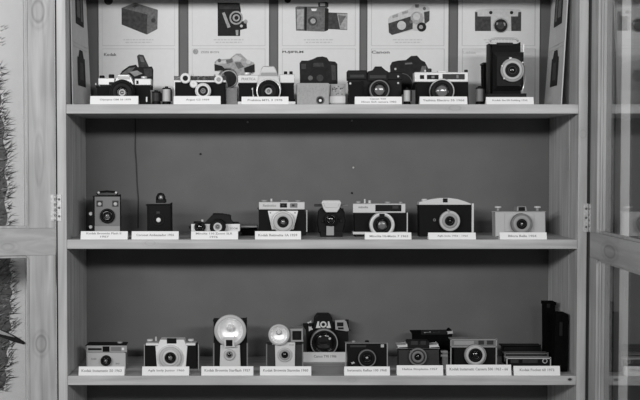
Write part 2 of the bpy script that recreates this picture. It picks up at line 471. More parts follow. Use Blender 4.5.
N3 = [
 (78.5, 366.6, 124.3, 375.4, [('Kodak Instamatic 50 1963', .06, .94)], 'white name card at the left end of the lowest shelf'),
 (142, 366.6, 189, 375.4, [('Agfa Isoly Junior 1960', .12, .9)], 'white name card in front of the white and black viewfinder camera'),
 (201.3, 366.4, 253.3, 374.9, [('Kodak Brownie Starflash 1957', .06, .94)], 'white name card in front of the black camera with the biggest flash dish'),
 (260, 366.4, 311.3, 374.9, [('Kodak Brownie Starmite 1960', .06, .94)], 'white name card in front of the camera with small flash dish and square finder'),
 (344.3, 366.6, 390, 374.6, [('Instamatic Reflex 100 1968', .07, .93)], 'white name card in front of the black cartridge camera with thin light outline'),
 (397, 365.4, 443.3, 374, [('Halina Simplette 1957', .12, .88)], 'white name card in front of the dark camera with two pale top corners'),
 (446.5, 364.8, 511.5, 374, [('Kodak Instamatic Camera 500 1963 - 66', .05, .95)], 'widest white name card, in front of the camera with pale lens ring'),
 (514, 366, 560.3, 374.4, [('Kodak Pocket 60 1972', .13, .88)], 'white name card in front of the stack of flat pocket cameras'),
]
for x0, y0, x1, y1, l, lb in N3: card(x0, y0, x1, y1, l, lb, Z3)
card(303, 352.2, 346.5, 361, [('Canon T90 1986', .25, .77)], 'grey name card set back on the lowest shelf below the large black reflex camera', Z3, Y=.185, m='card_grey')

# ------------------------------------------------------------------ lens helper
def lens(t, cx, cy, steps, gr, d0=-.002, gd=None, gm='lens_coating', name='lens'):
    """steps: outer -> inner [(r_px, d_front, material)]; gr = glass radius px"""
    first = None
    for i, (r, d, m) in enumerate(steps):
        ri = steps[i + 1][0] if i + 1 < len(steps) else gr
        p = t.part(name if first is None else 'lens_ring', m, first)
        p.ring(cx, cy, r, max(ri - .25, .4), d0, d)
        first = first or p
    dl = min(s_[1] for s_ in steps[-1:]) - .003 if gd is None else gd
    g = t.part('lens_glass', gm, first)
    g.dome(cx, cy, gr, dl - .003, .0035); 
    return first

def knob(t, x, y0, y1, r, d=-.015, m='satin', name='knob'):
    p = t.part(name, m); p.vcyl(x, y0, y1, r, d); return p

YF = .105
# ------------------------------------------------------------------ ROW 1
def film(px, y0, r, Y, label, body='lightgrey', cap='black'):
    t = Thing('film_cassette', label, 'film', px, Y, Z1, 'film cassettes between the cameras on the top shelf')
    t.part('shell', body).vcyl(px, y0 + 2.6, 101.8, r * .93, 0)
    t.part('end_cap', cap).vcyl(px, y0 + 1.6, y0 + 3, r, 0)
    t.part('end_cap', cap).vcyl(px, 101.6, None, r, 0)
    t.part('spool_tip', cap).vcyl(px, y0, y0 + 1.8, r * .4, 0)
    l_ = t.part('film_lip', cap); l_.box(px + r * .6, y0 + 3, px + r * 1.35, 101.4, -.003, -.001)
    t.done()
film(166.5, 86.4, 4.2, .085, 'film cassette with pale label beside the brick-shaped rangefinder camera')
film(156.2, 90, 4.4, .10, 'dark film cassette right of the leftmost reflex camera', 'darkgrey')
film(407, 87.5, 3.6, .075, 'film cassette between the all-black reflex camera and the white-topped rangefinder')
film(479.5, 86, 3.8, .075, 'film cassette left of the tall folding camera', 'midgrey')

# 1a  reflex with chrome plates
t = Thing('reflex_camera', 'leftmost reflex camera on the top shelf, black with split chrome plates', 'camera', 124, YF, Z1)
b = t.part('body', 'leather'); b.rbox(95.5, 84, 152.5, None, -.036, 0, 2)
tp = t.part('top_plate', 'satin'); tp.box(98, 78, 114.5, 85, -.034, .0015, bev=.0015); t.part('top_plate', 'satin').box(134.5, 78.6, 151, 85.2, -.034, .0015, bev=.0015)
pr = t.part('prism_housing', 'prism_metal'); pr.poly([(118, 74.5), (115.5, 80.4), (113.5, 85), (134, 85), (131.5, 79), (129, 74.5)], -.034, .004, bev=.0012)
t.part('name_plate', 'lightgrey', pr).box(117.5, 76.2, 129.8, 79.4, .003, .005, bev=.0004)
f = t.part('front_stripe', 'black', tp); f.box(109, 82, 114.5, 84.6, .001, .0024, bev=0); f.box(136.2, 80.5, 138.5, 84, .001, .0024, bev=0)
knob(t, 102, 75.6, 78.2, 2.6, m='black', name='rewind_knob'); knob(t, 111.5, 74.5, 78.2, 2.8, m='black', name='shutter_dial'); knob(t, 144, 76.4, 78.8, 3, m='satin', name='film_counter')
lens(t, 122, 92.5, [(13, .018, 'black'), (11.4, .036, 'dark'), (10.2, .040, 'black'), (5.2, .038, 'gloss'), (3.8, .036, 'lightgrey')], 2.2, gd=.036, gm='lens_grey')
t.part('self_timer_lever', 'satin').box(145.8, 96.8, 147.4, 102, 0, .004)
t.part('strap_lug', 'satin').box(95, 83, 96.5, 85, -.02, -.015)
t.done()

# 1c  brick rangefinder
t = Thing('rangefinder_camera', 'black brick-shaped rangefinder camera with white gear dials on the top shelf', 'camera', 200, YF, Z1)
t.part('body', 'leather').box(173.6, 81.8, 225.8, None, -.05, 0, bev=.002)
t.part('top_plate', 'gloss').box(174, 76, 225.6, 80.4, -.048, .0005, bev=.001)
t.part('chrome_strip', 'satin').box(173.6, 80.2, 225.8, 82.2, -.049, .0022, bev=.0005)
t.part('chrome_strip', 'satin').box(173.6, 82, 175, None, -.049, .0012, bev=.0005)
w = t.part('viewfinder_window', 'darkgrey'); w.box(191, 77, 197, 79.8, 0, .0016, bev=.0002); w.box(199.5, 77, 203, 79.8, 0, .0016, bev=.0002); w.box(206, 77, 211, 79.8, 0, .0016, bev=.0002)
def dial(x, y, r, ri, d, mi='black'):
    p = t.part('gear_dial', 'white'); p.ring(x, y, r, ri, -.001, d)
    for i in range(20):
        a = 2 * PI * i / 20; p.cyl(x + r * math.cos(a), y + r * math.sin(a), .45, 0, d - .0015, seg=6)
    t.part('dial_hub', mi, p).cyl(x, y, ri + .1, -.001, d - .0012)
dial(185.3, 78.2, 5, 2.6, .010); dial(193.6, 84, 3.6, .6, .009, 'white'); dial(218.6, 79.6, 4.1, 2.1, .009, 'grey')
lens(t, 203, 90.8, [(8, .014, 'satin'), (6.6, .018, 'white'), (5.2, .016, 'black'), (2.9, .014, 'grey')], 2, gm='lens_grey')
knob(t, 186, 73.6, 76.2, 3, m='satin', name='rewind_knob'); knob(t, 192.3, 73.8, 76.2, 1.1, m='satin', name='shutter_button'); knob(t, 217, 74.4, 76.2, 3.2, m='satin', name='film_knob')
t.done()

t = Thing('film_box', 'plain grey film carton standing right of the brick-shaped rangefinder', 'box', 231.5, .14, Z1)
t.part('carton', 'carton').box(226.3, 88, 237.6, None, -.04, 0, bev=.0006)
t.part('end_flap', 'carton').box(226.8, 89, 237.1, 90, 0, .0006, bev=0)
t.done()

# 1d  reflex with tall chrome prism
t = Thing('reflex_camera', 'black and chrome reflex camera with tall tapered chrome prism on the top shelf', 'camera', 267, YF, Z1)
t.part('body', 'leather').rbox(237.6, 82.5, 295.4, 101.6, -.036, 0, 1.5)
tp = t.part('top_plate', 'satin'); tp.box(238, 75, 259.5, 83, -.036, .0015, bev=.0015); t.part('top_plate', 'satin').box(279.5, 74.2, 294.6, 83, -.036, .0015, bev=.0015)
t.part('lettering', 'grey', tp).text('PRAKTICA', 241.5, 77.6, 255.5, 80.4, .0018)
t.part('bottom_plate', 'satin').box(237.6, 101.4, 295.4, None, -.036, .001, bev=.0006)
pr = t.part('prism_housing', 'prism_metal'); pr.poly([(263, 66), (261, 69), (257, 84.5), (256, 90), (281.5, 90), (280.5, 84.5), (276, 69), (274, 66)], -.034, .010, bev=.002)
t.part('prism_band', 'grey', pr).poly([(261.2, 72.5), (260.3, 76), (277.2, 76), (276.3, 72.5)], .0095, .011)
lens(t, 268.6, 91, [(12.2, .014, 'chrome'), (11, .028, 'black'), (9.6, .038, 'dark'), (8.4, .040, 'black'), (4.6, .038, 'gloss'), (3.6, .036, 'lightgrey')], 2, gm='lens_grey', gd=.036)
t.part('self_timer_lever', 'satin').rbox(251.4, 87.5, 254.2, 97, 0, .005, 1.2)
for x in (285.6, 291): knob(t, x, 71.4, 74.6, 1.7, m='black', name='release_button')
knob(t, 247, 72.6, 75.2, 4, m='satin', name='rewind_knob')
t.done()

# 1e  cartons
t = Thing('camera_carton', 'grey ribbed carton with a small printed lens on the top shelf', 'box', 312.5, .10, Z1)
c = t.part('carton', 'carton'); c.box(296.6, 83, 329, None, -.05, 0, bev=.0008)
r_ = t.part('ribbed_print', 'ink_light', c)
for i in range(11): r_.box(298.6 + i * 2.7, 88, 299.9 + i * 2.7, 92, 0, .0004, bev=0)
pp = t.part('printed_lens', 'ink_dark', c); pp.cyl(320.3, 100.2, 4.3, 0, .0005, 'ink_mid', b=.0001); pp.cyl(320.3, 100.2, 3.2, 0, .0008, 'ink_dark', b=.0001); pp.cyl(320.3, 100.5, 1.4, 0, .0011, 'white', b=.0001)
t.done()
t = Thing('camera_carton', 'small patterned carton with pale lower half left of the all-black reflex camera', 'box', 337.5, .12, Z1)
c = t.part('carton', 'carton'); c.box(329.6, 84, 345.4, None, -.04, 0, bev=.0008)
t.part('pale_band', 'pale', c).box(329.6, 96.2, 345.4, 102.8, 0, .0005, bev=0)
q = t.part('mottled_print', 'ink_mid', c)
for i in range(22):
    x, y = random.uniform(330.5, 343.5), random.uniform(85.5, 94)
    q.box(x, y, x + random.uniform(.6, 1.8), y + random.uniform(.6, 1.4), 0, .0004 + i * .00003, random.choice(['ink_mid', 'ink', 'ink_pale']), bev=0)
t.done()

# 1f  all black reflex
t = Thing('reflex_camera', 'all-black reflex camera with ringed lens and pale dots on the top shelf', 'camera', 376, YF, Z1)
t.part('body', 'black').rbox(346.5, 72, 403, None, -.042, 0, 1.6)
gp = t.part('grip', 'leather'); gp.rbox(347.4, 80.5, 364.5, None, 0, .008, 1.5)
tp = t.part('top_plate', 'dark'); tp.box(347.6, 70.2, 367, 79.8, -.04, .003, bev=.002); t.part('top_plate', 'dark').box(387, 72, 402.4, 80, -.04, .002, bev=.002)
t.part('dial_window', 'darkgrey', tp).box(350, 74.5, 364.5, 77.8, .002, .0038)
pr = t.part('prism_housing', 'dark'); pr.poly([(374.6, 67.4), (373.6, 70.4), (368, 71.2), (368, 81), (388, 81), (388, 71.2), (385, 70.4), (382.6, 67.4)], -.036, .006, bev=.0012)
t.part('name_strip', 'darkgrey', pr).box(369.6, 75, 386.4, 78.6, .005, .0072)
t.part('hot_shoe', 'black', pr).box(375, 66.4, 382, 67.6, -.03, -.004)
t.part('release_lamp', 'pale').cyl(350.3, 83.4, 1.1, .007, .010); 
for y in (76.4, 83): t.part('contact_dot', 'pale').cyl(398.2, y, 1, .001, .004)
lens(t, 379.6, 89.8, [(11, .022, 'black'), (10, .040, 'midgrey'), (8.9, .039, 'black'), (6, .036, 'gloss')], 5.4, gm='lens_grey')
t.done()

# 1g  white top rangefinder
t = Thing('rangefinder_camera', 'black rangefinder camera with white top plate and long dark window strip on the top shelf', 'camera', 442, YF, Z1)
t.part('body', 'leather').rbox(413.8, 80, 469.8, None, -.036, 0, 1.5)
tp = t.part('top_plate', 'satin'); tp.box(414.6, 72, 468.4, 82, -.036, .0015, bev=.0015)
w = t.part('finder_window', 'black', tp); w.box(420, 75, 424.2, 79, .001, .0024, bev=.0003); w.box(427, 74.8, 438.6, 79.3, .001, .0024, bev=.0003)
t.part('window_glass', 'midgrey', w).box(431.5, 75.8, 434.5, 78.3, .0022, .003, bev=.0002)
t.part('window_strip', 'darkgrey', tp).box(442.6, 74, 464.8, 79.4, .001, .0024, bev=.0003)
t.part('meter_cell', 'midgrey').box(456.5, 75, 458.6, 78.4, .002, .003, bev=.0002)
lens(t, 442.2, 91, [(12.4, .016, 'satin'), (11, .036, 'black'), (7, .034, 'gloss')], 6, gm='lens_grey')
knob(t, 429, 68.6, 72.2, 2.6, m='darkgrey', name='shutter_dial'); knob(t, 425.2, 69.8, 72.2, 1.1, name='shutter_button'); knob(t, 466, 69.8, 72.2, 1.8, m='dark', name='rewind_knob')
t.part('hot_shoe', 'satin').box(438, 71, 446, 72.3, -.028, -.01, bev=.0003)
t.done()

# 1i  tall folding camera
t = Thing('folding_camera', 'tall black folding camera with round chrome shutter and open drop bed', 'camera', 506, YF, Z1)
t.part('body', 'leather').rbox(488, 42, 522.6, None, -.03, 0, 2)
t.part('side_frame', 'dark').box(488.6, 43.5, 490.4, None, -.028, .0012, bev=.0006)
h = t.part('top_handle', 'satin'); h.tubepx([(490, 41.6, -.014), (491.5, 39, -.014), (495, 38.2, -.014), (513, 38.2, -.014), (516.5, 39, -.014), (518.4, 41.6, -.014)], .0022)
t.part('finder_hood', 'dark').box(497.4, 42.6, 513, 45.8, -.01, .003)
bl = t.part('bellows', 'black')
for i in range(4):
    g_ = 1.2 * i; bl.box(493.5 + g_, 52 + g_, 523.5 - g_ * .7, 90 - g_, .001 + i * .007, .0075 + i * .007, bev=.001)
t.part('drop_bed', 'black').box(486.8, 93.4, 526.6, 97.4, 0, .038, bev=.0008)
t.part('strut', 'satin').poly([(522.8, 44), (522.2, 70), (523.4, 70), (524.3, 44)], 0, .003)
t.part('strut', 'chrome').tubepx([(524.5, 66, .006), (525, 80, .02), (522, 93.5, .034)], .0014)
fs_ = lens(t, 512.6, 70, [(11.8, .036, 'grey'), (9.8, .0385, 'lightgrey'), (7, .042, 'dark'), (4.6, .041, 'darkgrey')], 3.4, d0=.028)
t.part('shutter_lever', 'satin', fs_).box(509.4, 57.2, 512, 59.4, .03, .036)
for x, y in ((502.2, 66), (504.2, 78.4), (522.8, 62.5)): t.part('shutter_screw', 'satin', fs_).cyl(x, y, .9, .032, .037, seg=12)
t.part('focus_knob', 'chrome').cyl(499.6, 78, 1.6, .004, .012); t.part('focus_knob', 'satin').cyl(521.5, 86.5, 1.2, .006, .014)
t.done()
t = Thing('camera_case', 'narrow dark case standing behind the left edge of the tall folding camera', 'case', 483.8, .165, Z1)
t.part('body', 'case').rbox(480.3, 63, 489, None, -.04, 0, .8)
t.part('lid', 'dark').box(480.1, 62.4, 489.2, 64.4, -.041, .0008)
t.done()

# ------------------------------------------------------------------ ROW 2
# 2a box camera
t = Thing('box_camera', 'tall box camera with grey front, black frame and two small finder windows', 'camera', 107, .10, Z2)
t.part('body', 'leather').rbox(92.4, 194.2, 122, None, -.09, 0, 1)
fp = t.part('front_plate', 'midgrey'); fp.box(94.6, 196.6, 120, 226, 0, .002, bev=.0006)
t.part('base_strip', 'grey').box(94.6, 226, 120, 231.8, 0, .0025, bev=.0006)
for x in (99.5, 115.3):
    w = t.part('finder_window', 'darkgrey', fp); w.box(x - 3, 200.6, x + 3, 206.6, .0015, .0032, bev=.0004)
    t.part('finder_glass', 'lightgrey', w).dome(x, 204, 1.9, .003, .0015)
lens(t, 107, 216, [(7.4, .009, 'black'), (5.6, .006, 'gloss')], 2.6, gm='lens_grey')
for y in (213.8, 227): t.part('winding_knob', 'satin').cyl(90.6, y, 1.8, -.02, -.012, 'satin')
hd = t.part('carrying_strap', 'leather'); hd.tubepx([(97, 194.4, -.05), (98.5, 192.2, -.05), (107, 191.4, -.05), (116, 192.2, -.05), (117.6, 194.4, -.05)], .0026)
for x in (98.6, 116): t.part('strap_stud', 'satin').cyl(x, 192.6, 1.2, -.048, -.044)
t.done()

# 2b small black box camera
t = Thing('box_camera', 'small black box camera with a strap loop on top and a bright lens dot', 'camera', 159, .10, Z2)
t.part('body', 'leather').rbox(145.6, 202.4, 174, None, -.04, 0, 1.6)
fp = t.part('front_frame', 'gloss'); fp.rbox(148.4, 205, 171, 235, 0, .0016, 1)
lp = t.part('carrying_strap', 'black'); lp.tubepx([(157.2, 203, -.03), (157.2, 197, -.03), (158.6, 194.4, -.03), (160.8, 193.8, -.03), (163, 194.6, -.03), (164.2, 197, -.03), (164.2, 203, -.03)], .0032)
t.part('strap_stud', 'satin').cyl(160.8, 197.2, 1.1, -.03, -.024)
t.part('strap_base', 'black').box(156.4, 199.6, 165, 203, -.05, -.012)
f1 = t.part('lens_ring', 'dark'); f1.ring(158.4, 219.6, 6.2, 4.8, 0, .0032)
t.part('lens_glass', 'white', f1).dome(158.4, 220, 2.4, .001, .003)
t.part('finder_window', 'darkgrey').box(156.2, 211.4, 160, 214.4, .001, .0026)
t.done()

# 2c low flat camera with domed top
t = Thing('compact_camera', 'low flat black and white camera with dark domed top on the middle shelf', 'camera', 216, .085, Z2)
t.part('body', 'black').rbox(188.6, 223, 242.6, None, -.06, 0, 2.5)
fp = t.part('front_plate', 'white'); fp.box(191.2, 224, 240, 231, 0, .002, bev=.0006)
fp2 = t.part('label_strip', 'white', fp); fp2.box(228, 225.4, 239.2, 231.4, .002, .0035, bev=.0004)
t.part('lettering', 'grey', fp2).text('ZOOM', 229.5, 227.4, 237.5, 229.4, .0037)
dm = t.part('top_dome', 'dark'); dm.poly([(203, 224), (207.5, 219.8), (211, 216), (213.5, 214.4), (222, 214), (226, 215.6), (228.4, 215), (230.6, 216.4), (229.5, 219.6), (233.6, 224)], -.045, .004, bev=.0018)
t.part('dome_cap', 'black', dm).box(212.6, 213.6, 219.5, 215.6, -.035, -.002)
lens(t, 199.8, 227, [(5.6, .010, 'black'), (3.6, .009, 'gloss')], 3, gm='lens_coating')
lens(t, 217.6, 227, [(8, .024, 'black'), (6.4, .026, 'dark'), (4.6, .024, 'pale'), (3, .022, 'grey')], 2, gm='lens_grey')
knob(t, 202.4, 219.4, 223.2, 1.4, m='satin', name='shutter_button'); knob(t, 197, 221.4, 223.2, 3.4, m='black', name='shutter_dial'); knob(t, 236, 221.8, 223.2, 3, m='dark', name='film_counter')
t.done()
t = Thing('camera_case', 'flat dark case with grey lid between the low domed camera and the tapered-plate camera', 'case', 249, .135, Z2)
t.part('body', 'case').rbox(239.5, 227, 258, None, -.08, 0, 1)
t.part('lid', 'grey').box(240.5, 224.2, 257.6, 227.4, -.079, -.001, bev=.001)
t.done()

# 2d viewfinder camera with tapered plate
t = Thing('viewfinder_camera', 'black camera with chrome top and white tapered plate around its lens, middle shelf', 'camera', 281, .10, Z2)
t.part('body', 'leather').rbox(257.4, 206, 306.4, None, -.036, 0, 1.5)
tp = t.part('top_plate', 'satin'); tp.box(258.8, 201.4, 304.8, 209.6, -.035, .0015, bev=.0015)
for x0, x1, m_ in ((280, 287, 'black'), (290, 297.4, 'midgrey')):
    w = t.part('finder_window', 'black', tp); w.box(x0, 203.2, x1, 207.6, .001, .0025, m_, bev=.0004)
    t.part('window_glass', 'darkgrey', w).box(x0 + 2, 204.4, x0 + 4.4, 206.4, .0024, .003, bev=0)
t.part('lettering', 'grey', tp).text('Retinette', 263, 204.2, 276, 206.8, .0018)
pl = t.part('lens_plate', 'white'); pl.poly([(267.8, 210.8), (271.8, 229.5), (293.6, 229.5), (298.2, 210.8)], 0, .004, bev=.0008)
lens(t, 283, 222, [(11.2, .020, 'satin'), (9.4, .026, 'lightgrey'), (5.6, .028, 'black'), (3.4, .026, 'gloss')], 2.8, gm='lens_grey')
for x in (270.4, 295): t.part('plate_screw', 'grey', pl).cyl(x, 212.8, .8, .003, .005, seg=12)
knob(t, 271.4, 198.6, 201.6, 1.2, name='shutter_button'); knob(t, 264.5, 199.8, 201.6, 3.4, m='grey', name='rewind_knob'); knob(t, 298, 200.2, 201.6, 3, m='grey', name='film_counter')
t.part('accessory_shoe', 'grey').box(281, 200.4, 288, 201.6, -.026, -.008, bev=.0003)
t.part('strap_lug', 'satin').box(306.3, 210, 307.3, 232, -.012, -.009, bev=.0003)
t.done()

# 2e small camera with flash
t = Thing('flash_camera', 'small black camera topped by a bright faceted flash unit on the middle shelf', 'camera', 331, .10, Z2)
b = t.part('body', 'black'); b.poly([(322, 207), (318.6, 211), (317.6, 222), (319, 233.5), (343, 233.5), (345.6, 222), (344.6, 211), (341, 207)], -.04, 0, bev=.003)
t.part('foot', 'black').box(320.6, 231, 342.6, None, -.038, .004)
fl = t.part('flash_unit', 'satin'); fl.poly([(323, 200.2), (321.4, 203), (323.4, 209), (326, 212.4), (337, 212.4), (339.4, 209), (341.4, 203), (339.8, 200.2)], -.026, .014, bev=.0016)
t.part('flash_window', 'bulb', fl).poly([(323.6, 203), (325.4, 207.6), (337.6, 207.6), (339.4, 203)], .013, .0165, bev=.0006)
t.part('side_wing', 'darkgrey').box(314.4, 204.2, 322, 206.6, -.02, -.004)
t.part('side_wing', 'midgrey').box(341.2, 204.4, 348, 206.2, -.02, -.006)
lens(t, 331, 219.6, [(6.6, .012, 'black'), (4.6, .018, 'gloss')], 3.4)
t.part('name_patch', 'grey').box(326.4, 226, 334, 235.4, .004, .0065, bev=.0006)
t.part('cable', 'dark').tubepx([(342.8, 208, .002), (343.6, 213, .008), (340.5, 218, .008), (336, 220.5, .006)], .0011)
g = t.part('grip_ridge', 'dark')
for x in (321.6, 340): g.box(x, 219.6, x + 2.6, 222.4, 0, .004, bev=.0006)
t.done()

# 2f rangefinder with thick chrome ring
t = Thing('rangefinder_camera', 'black and chrome rangefinder camera with thick chrome lens ring on the middle shelf', 'camera', 380, .10, Z2)
t.part('body', 'leather').rbox(352.4, 210, 407.4, None, -.038, 0, 1.3)
tp = t.part('top_plate', 'satin'); tp.box(353, 203, 405.6, 213, -.037, .0015, bev=.0015)
t.part('window_strip', 'black', tp).box(375.4, 204.8, 401.4, 211.4, .001, .0025, bev=.0004)
t.part('window_glass', 'darkgrey').box(392.5, 205.6, 398.5, 208.6, .0024, .003, bev=.0002)
t.part('lettering', 'midgrey', tp).text('minolta', 358.5, 206, 368, 208.2, .0018)
t.part('bottom_plate', 'satin').box(353, 231.8, 407, 234.4, -.037, .001, bev=.0005)
t.part('chrome_edge', 'satin').box(406.8, 212.6, 407.8, 232.4, -.01, .0012, bev=.0002)
lens(t, 382.2, 225, [(12.6, .024, 'satin'), (9.4, .022, 'black'), (6, .018, 'gloss')], 4.6, gm='lens_grey')
t.part('meter_cell', 'black').box(379.4, 213.6, 384.6, 216, .02, .0252, bev=.0003)
for x, y0, r, m_ in ((358.4, 201, 2.6, 'grey'), (364.8, 199, 1.0, 'satin'), (369.6, 200.2, 1.6, 'satin'), (387.6, 201.4, 3.2, 'grey'), (400.6, 201.6, 2, 'grey')):
    knob(t, x, y0, 203.3, r, m=m_, name='top_control')
t.done()

# 2g black camera with arched top
t = Thing('viewfinder_camera', 'black camera with light arched top and plain grey lens ring on the middle shelf', 'camera', 445, .10, Z2)
t.part('body', 'leather').rbox(416.4, 204, 473.4, None, -.04, 0, 1)
ar = t.part('top_plate', 'pale'); ar.poly([(419, 204.8), (419.2, 202), (424, 200.6), (431, 198.9), (440, 197.6), (450, 197.6), (458, 198.9), (464.5, 201), (471, 203.6), (471.4, 204.8)], -.034, .002, bev=.001)
w = t.part('finder_window', 'black', ar); w.box(443, 198.4, 447.6, 202.4, .0015, .0035, bev=.0004)
knob(t, 424.4, 198.8, 201, 3, m='pale', name='winding_knob'); knob(t, 429.4, 199, 200.2, 1, m='dark', name='shutter_button')
t.part('chrome_edge', 'satin').box(471.8, 203.4, 473.8, 232.6, -.038, .0012, bev=.0004)
lf = lens(t, 450, 221, [(10.2, .016, 'lightgrey'), (7.4, .019, 'grey'), (4.8, .022, 'black'), (3, .020, 'gloss')], 2.4)
t.part('shutter_lever', 'grey', lf).poly([(447, 209), (448.4, 212.8), (450.4, 212.2), (449.2, 209.8)], .012, .0165)
t.part('flash_socket', 'midgrey').ring(434.6, 220, 1.5, .6, 0, .004)
t.done()

# 2h pale camera
t = Thing('viewfinder_camera', 'pale grey camera with two mushroom knobs at the right end of the middle shelf', 'camera', 519, .10, Z2)
t.part('body', 'lightgrey').rbox(491.4, 210.4, 546, None, -.04, 0, .8)
t.part('front_plate', 'lightgrey').box(505, 213, 534, 231.5, 0, .0025, bev=.0008)
vf = t.part('viewfinder', 'grey'); vf.poly([(516.6, 211), (517.4, 206.4), (526, 206.4), (527, 211)], -.03, .003, bev=.0008)
t.part('finder_window', 'black', vf).box(518.6, 207, 525, 210.8, .002, .0042, bev=.0004)
for x in (498, 537.4):
    kb = knob(t, x, 206.2, 208, 3.3, m='pale', name='winding_knob'); t.part('knob_stem', 'grey', kb).vcyl(x, 207.8, 210.8, 1.4, -.015)
lens(t, 522, 224, [(10.6, .016, 'midgrey'), (8.8, .018, 'grey'), (5, .022, 'black'), (2.4, .020, 'gloss')], 2, gm='lens_grey')
t.part('top_line', 'grey').box(491.6, 211.4, 546, 212, 0, .001, bev=0)
t.done()

# ------------------------------------------------------------------ ROW 3
YG = .085
# 3a cartridge camera
t = Thing('cartridge_camera', 'pale grey cartridge camera with dark upper slot at the left end of the lowest shelf', 'camera', 106, YG, Z3)
t.part('body', 'grey').rbox(85.6, 344.6, 128, None, -.05, 0, .8)
t.part('top_edge', 'black').box(85.4, 343, 128.2, 345.2, -.05, .0006, bev=.0006)
ub = t.part('upper_band', 'grey'); ub.box(86.6, 345.6, 127, 352.2, 0, .002, bev=.0005)
t.part('slot', 'black', ub).box(88, 348.2, 101.6, 350.2, .0015, .0026, bev=.0002)
t.part('finder_window', 'gloss', ub).box(102.6, 346.4, 109.4, 351.8, .0015, .003, bev=.0004)
t.part('meter_grid', 'midgrey', ub).box(111, 347, 121, 351, .0015, .0026, bev=.0002)
t.part('bright_spot', 'white', ub).cyl(123, 349, 1.4, .0015, .003, seg=16)
lp = t.part('front_plate', 'lightgrey'); lp.box(87.2, 353, 125.6, 369.4, 0, .003, bev=.0008)
t.part('lettering', 'midgrey', lp).text('Kodak', 91.4, 358, 96.6, 359.6, .0033); t.part('lettering', 'midgrey', lp).text('50', 115.5, 362.8, 119.4, 364.4, .0033)
lens(t, 105.6, 361, [(5.2, .014, 'black'), (3.6, .012, 'gloss')], 2.2, gm='lens_grey')
t.part('flash_socket', 'grey').vcyl(120, 341.4, 343.2, 2.6, -.02)
t.done()

# 3b white and black viewfinder camera
t = Thing('viewfinder_camera', 'white-fronted camera with black sides and wide pale lens cone on the lowest shelf', 'camera', 171, YG, Z3)
t.part('body', 'leather').rbox(144, 342, 198.8, None, -.045, 0, 1)
tp = t.part('top_plate', 'white'); tp.box(145.6, 340.6, 195.4, 345.6, -.04, .002, bev=.0012)
hp = t.part('finder_hump', 'white'); hp.poly([(160, 337.2), (157.6, 346.6), (186.6, 346.6), (184, 337.2)], -.034, .005, bev=.001)
t.part('finder_window', 'black', hp).box(166.8, 338.4, 176.4, 343.6, .004, .0062, bev=.0005)
fp = t.part('front_plate', 'white'); fp.poly([(155.4, 346), (157, 369.6), (185.6, 369.6), (187.4, 346)], 0, .005, bev=.001)
lens(t, 170.2, 358, [(13, .010, 'pale'), (11, .016, 'lightgrey'), (8, .019, 'pale'), (5.6, .024, 'black'), (3.6, .022, 'gloss')], 2.6, gm='lens_grey')
knob(t, 156, 336.6, 341, 1, name='shutter_button'); knob(t, 150, 339, 341, 3, m='pale', name='winding_knob'); knob(t, 191, 338.8, 341, 3, m='pale', name='winding_knob')
for x in (143.9, 198): t.part('chrome_edge', 'grey').box(x, 344.4, x + .9, 369, -.03, .0012, bev=.0002)
t.done()

# 3c big flash camera
t = Thing('flash_camera', 'black camera with the biggest round flash dish on the lowest shelf', 'camera', 230, YG, Z3)
t.part('body', 'black').rbox(212.8, 317, 248, None, -.05, 0, 1)
for x in (213, 246.6): t.part('side_trim', 'midgrey').box(x, 343, x + 1.4, 368, 0, .002, bev=.0003)
dish = t.part('flash_dish', 'lightgrey'); dish.lathe(230.2, 330.8, [(14.6, 0), (16.2, .012), (16.2, .016), (15.6, .018), (12.8, .017)], seg=48)
dr = t.part('reflector', 'reflector', dish); dr.lathe(230.2, 330.8, [(12.9, .017), (11.5, .011), (8.5, .006), (5, .0035), (0, .003)], seg=48, dref=.017)
bu = t.part('flash_bulb', 'bulb', dish); bu.dome(230.8, 328, 3.6, .008, .010); bu.ring(230.8, 328, 4, 3, .003, .010, 'chrome')
fp = t.part('front_plate', 'pale'); fp.poly([(220.4, 345), (219.6, 369), (240.6, 369), (239.8, 345)], 0, .010, bev=.001)
vf = t.part('viewfinder', 'pale'); vf.rbox(223.2, 337, 235.4, 348.4, .001, .022, 1.2)
t.part('finder_window', 'black', vf).box(226, 340, 232.4, 346.2, .021, .0235, bev=.0005)
lens(t, 229.5, 355, [(5.6, .015, 'lightgrey'), (3.6, .014, 'midgrey')], 2.6, d0=.008)
t.done()

# 3d small flash camera
t = Thing('flash_camera', 'grey camera with small flash dish beside a square finder box on the lowest shelf', 'camera', 285, YG, Z3)
t.part('body', 'darkgrey').rbox(266, 341, 303.4, None, -.045, 0, 1)
for x in (266, 302): t.part('side_trim', 'midgrey').box(x, 344, x + 1.3, 368, 0, .002, bev=.0003)
dish = t.part('flash_dish', 'lightgrey'); dish.lathe(279, 335, [(9.4, -.002), (10.8, .010), (10.8, .014), (10.2, .016), (8.6, .015)], seg=44)
t.part('reflector', 'reflector', dish).lathe(279, 335, [(8.7, .015), (7.4, .009), (5, .0055), (0, .004)], seg=44, dref=.015)
bu = t.part('flash_bulb', 'bulb', dish); bu.dome(279, 332.4, 2.3, .007, .008); bu.ring(279, 332.4, 2.7, 2, .004, .009, 'grey')
vf = t.part('viewfinder', 'grey'); vf.rbox(289.8, 328, 303.6, 342.4, -.03, .004, .8)
t.part('finder_window', 'black', vf).box(292.4, 331, 301.4, 340, .003, .0055, bev=.0006)
t.part('finder_glass', 'dark', vf).box(294.6, 333, 299.2, 338.2, .0052, .0062, bev=.0002)
fp = t.part('front_plate', 'pale'); fp.poly([(274.8, 342.4), (275.6, 369), (294.8, 369), (295.2, 342.4)], 0, .006, bev=.001)
t.part('neck', 'grey').box(272, 341, 286, 346, -.02, -.001)
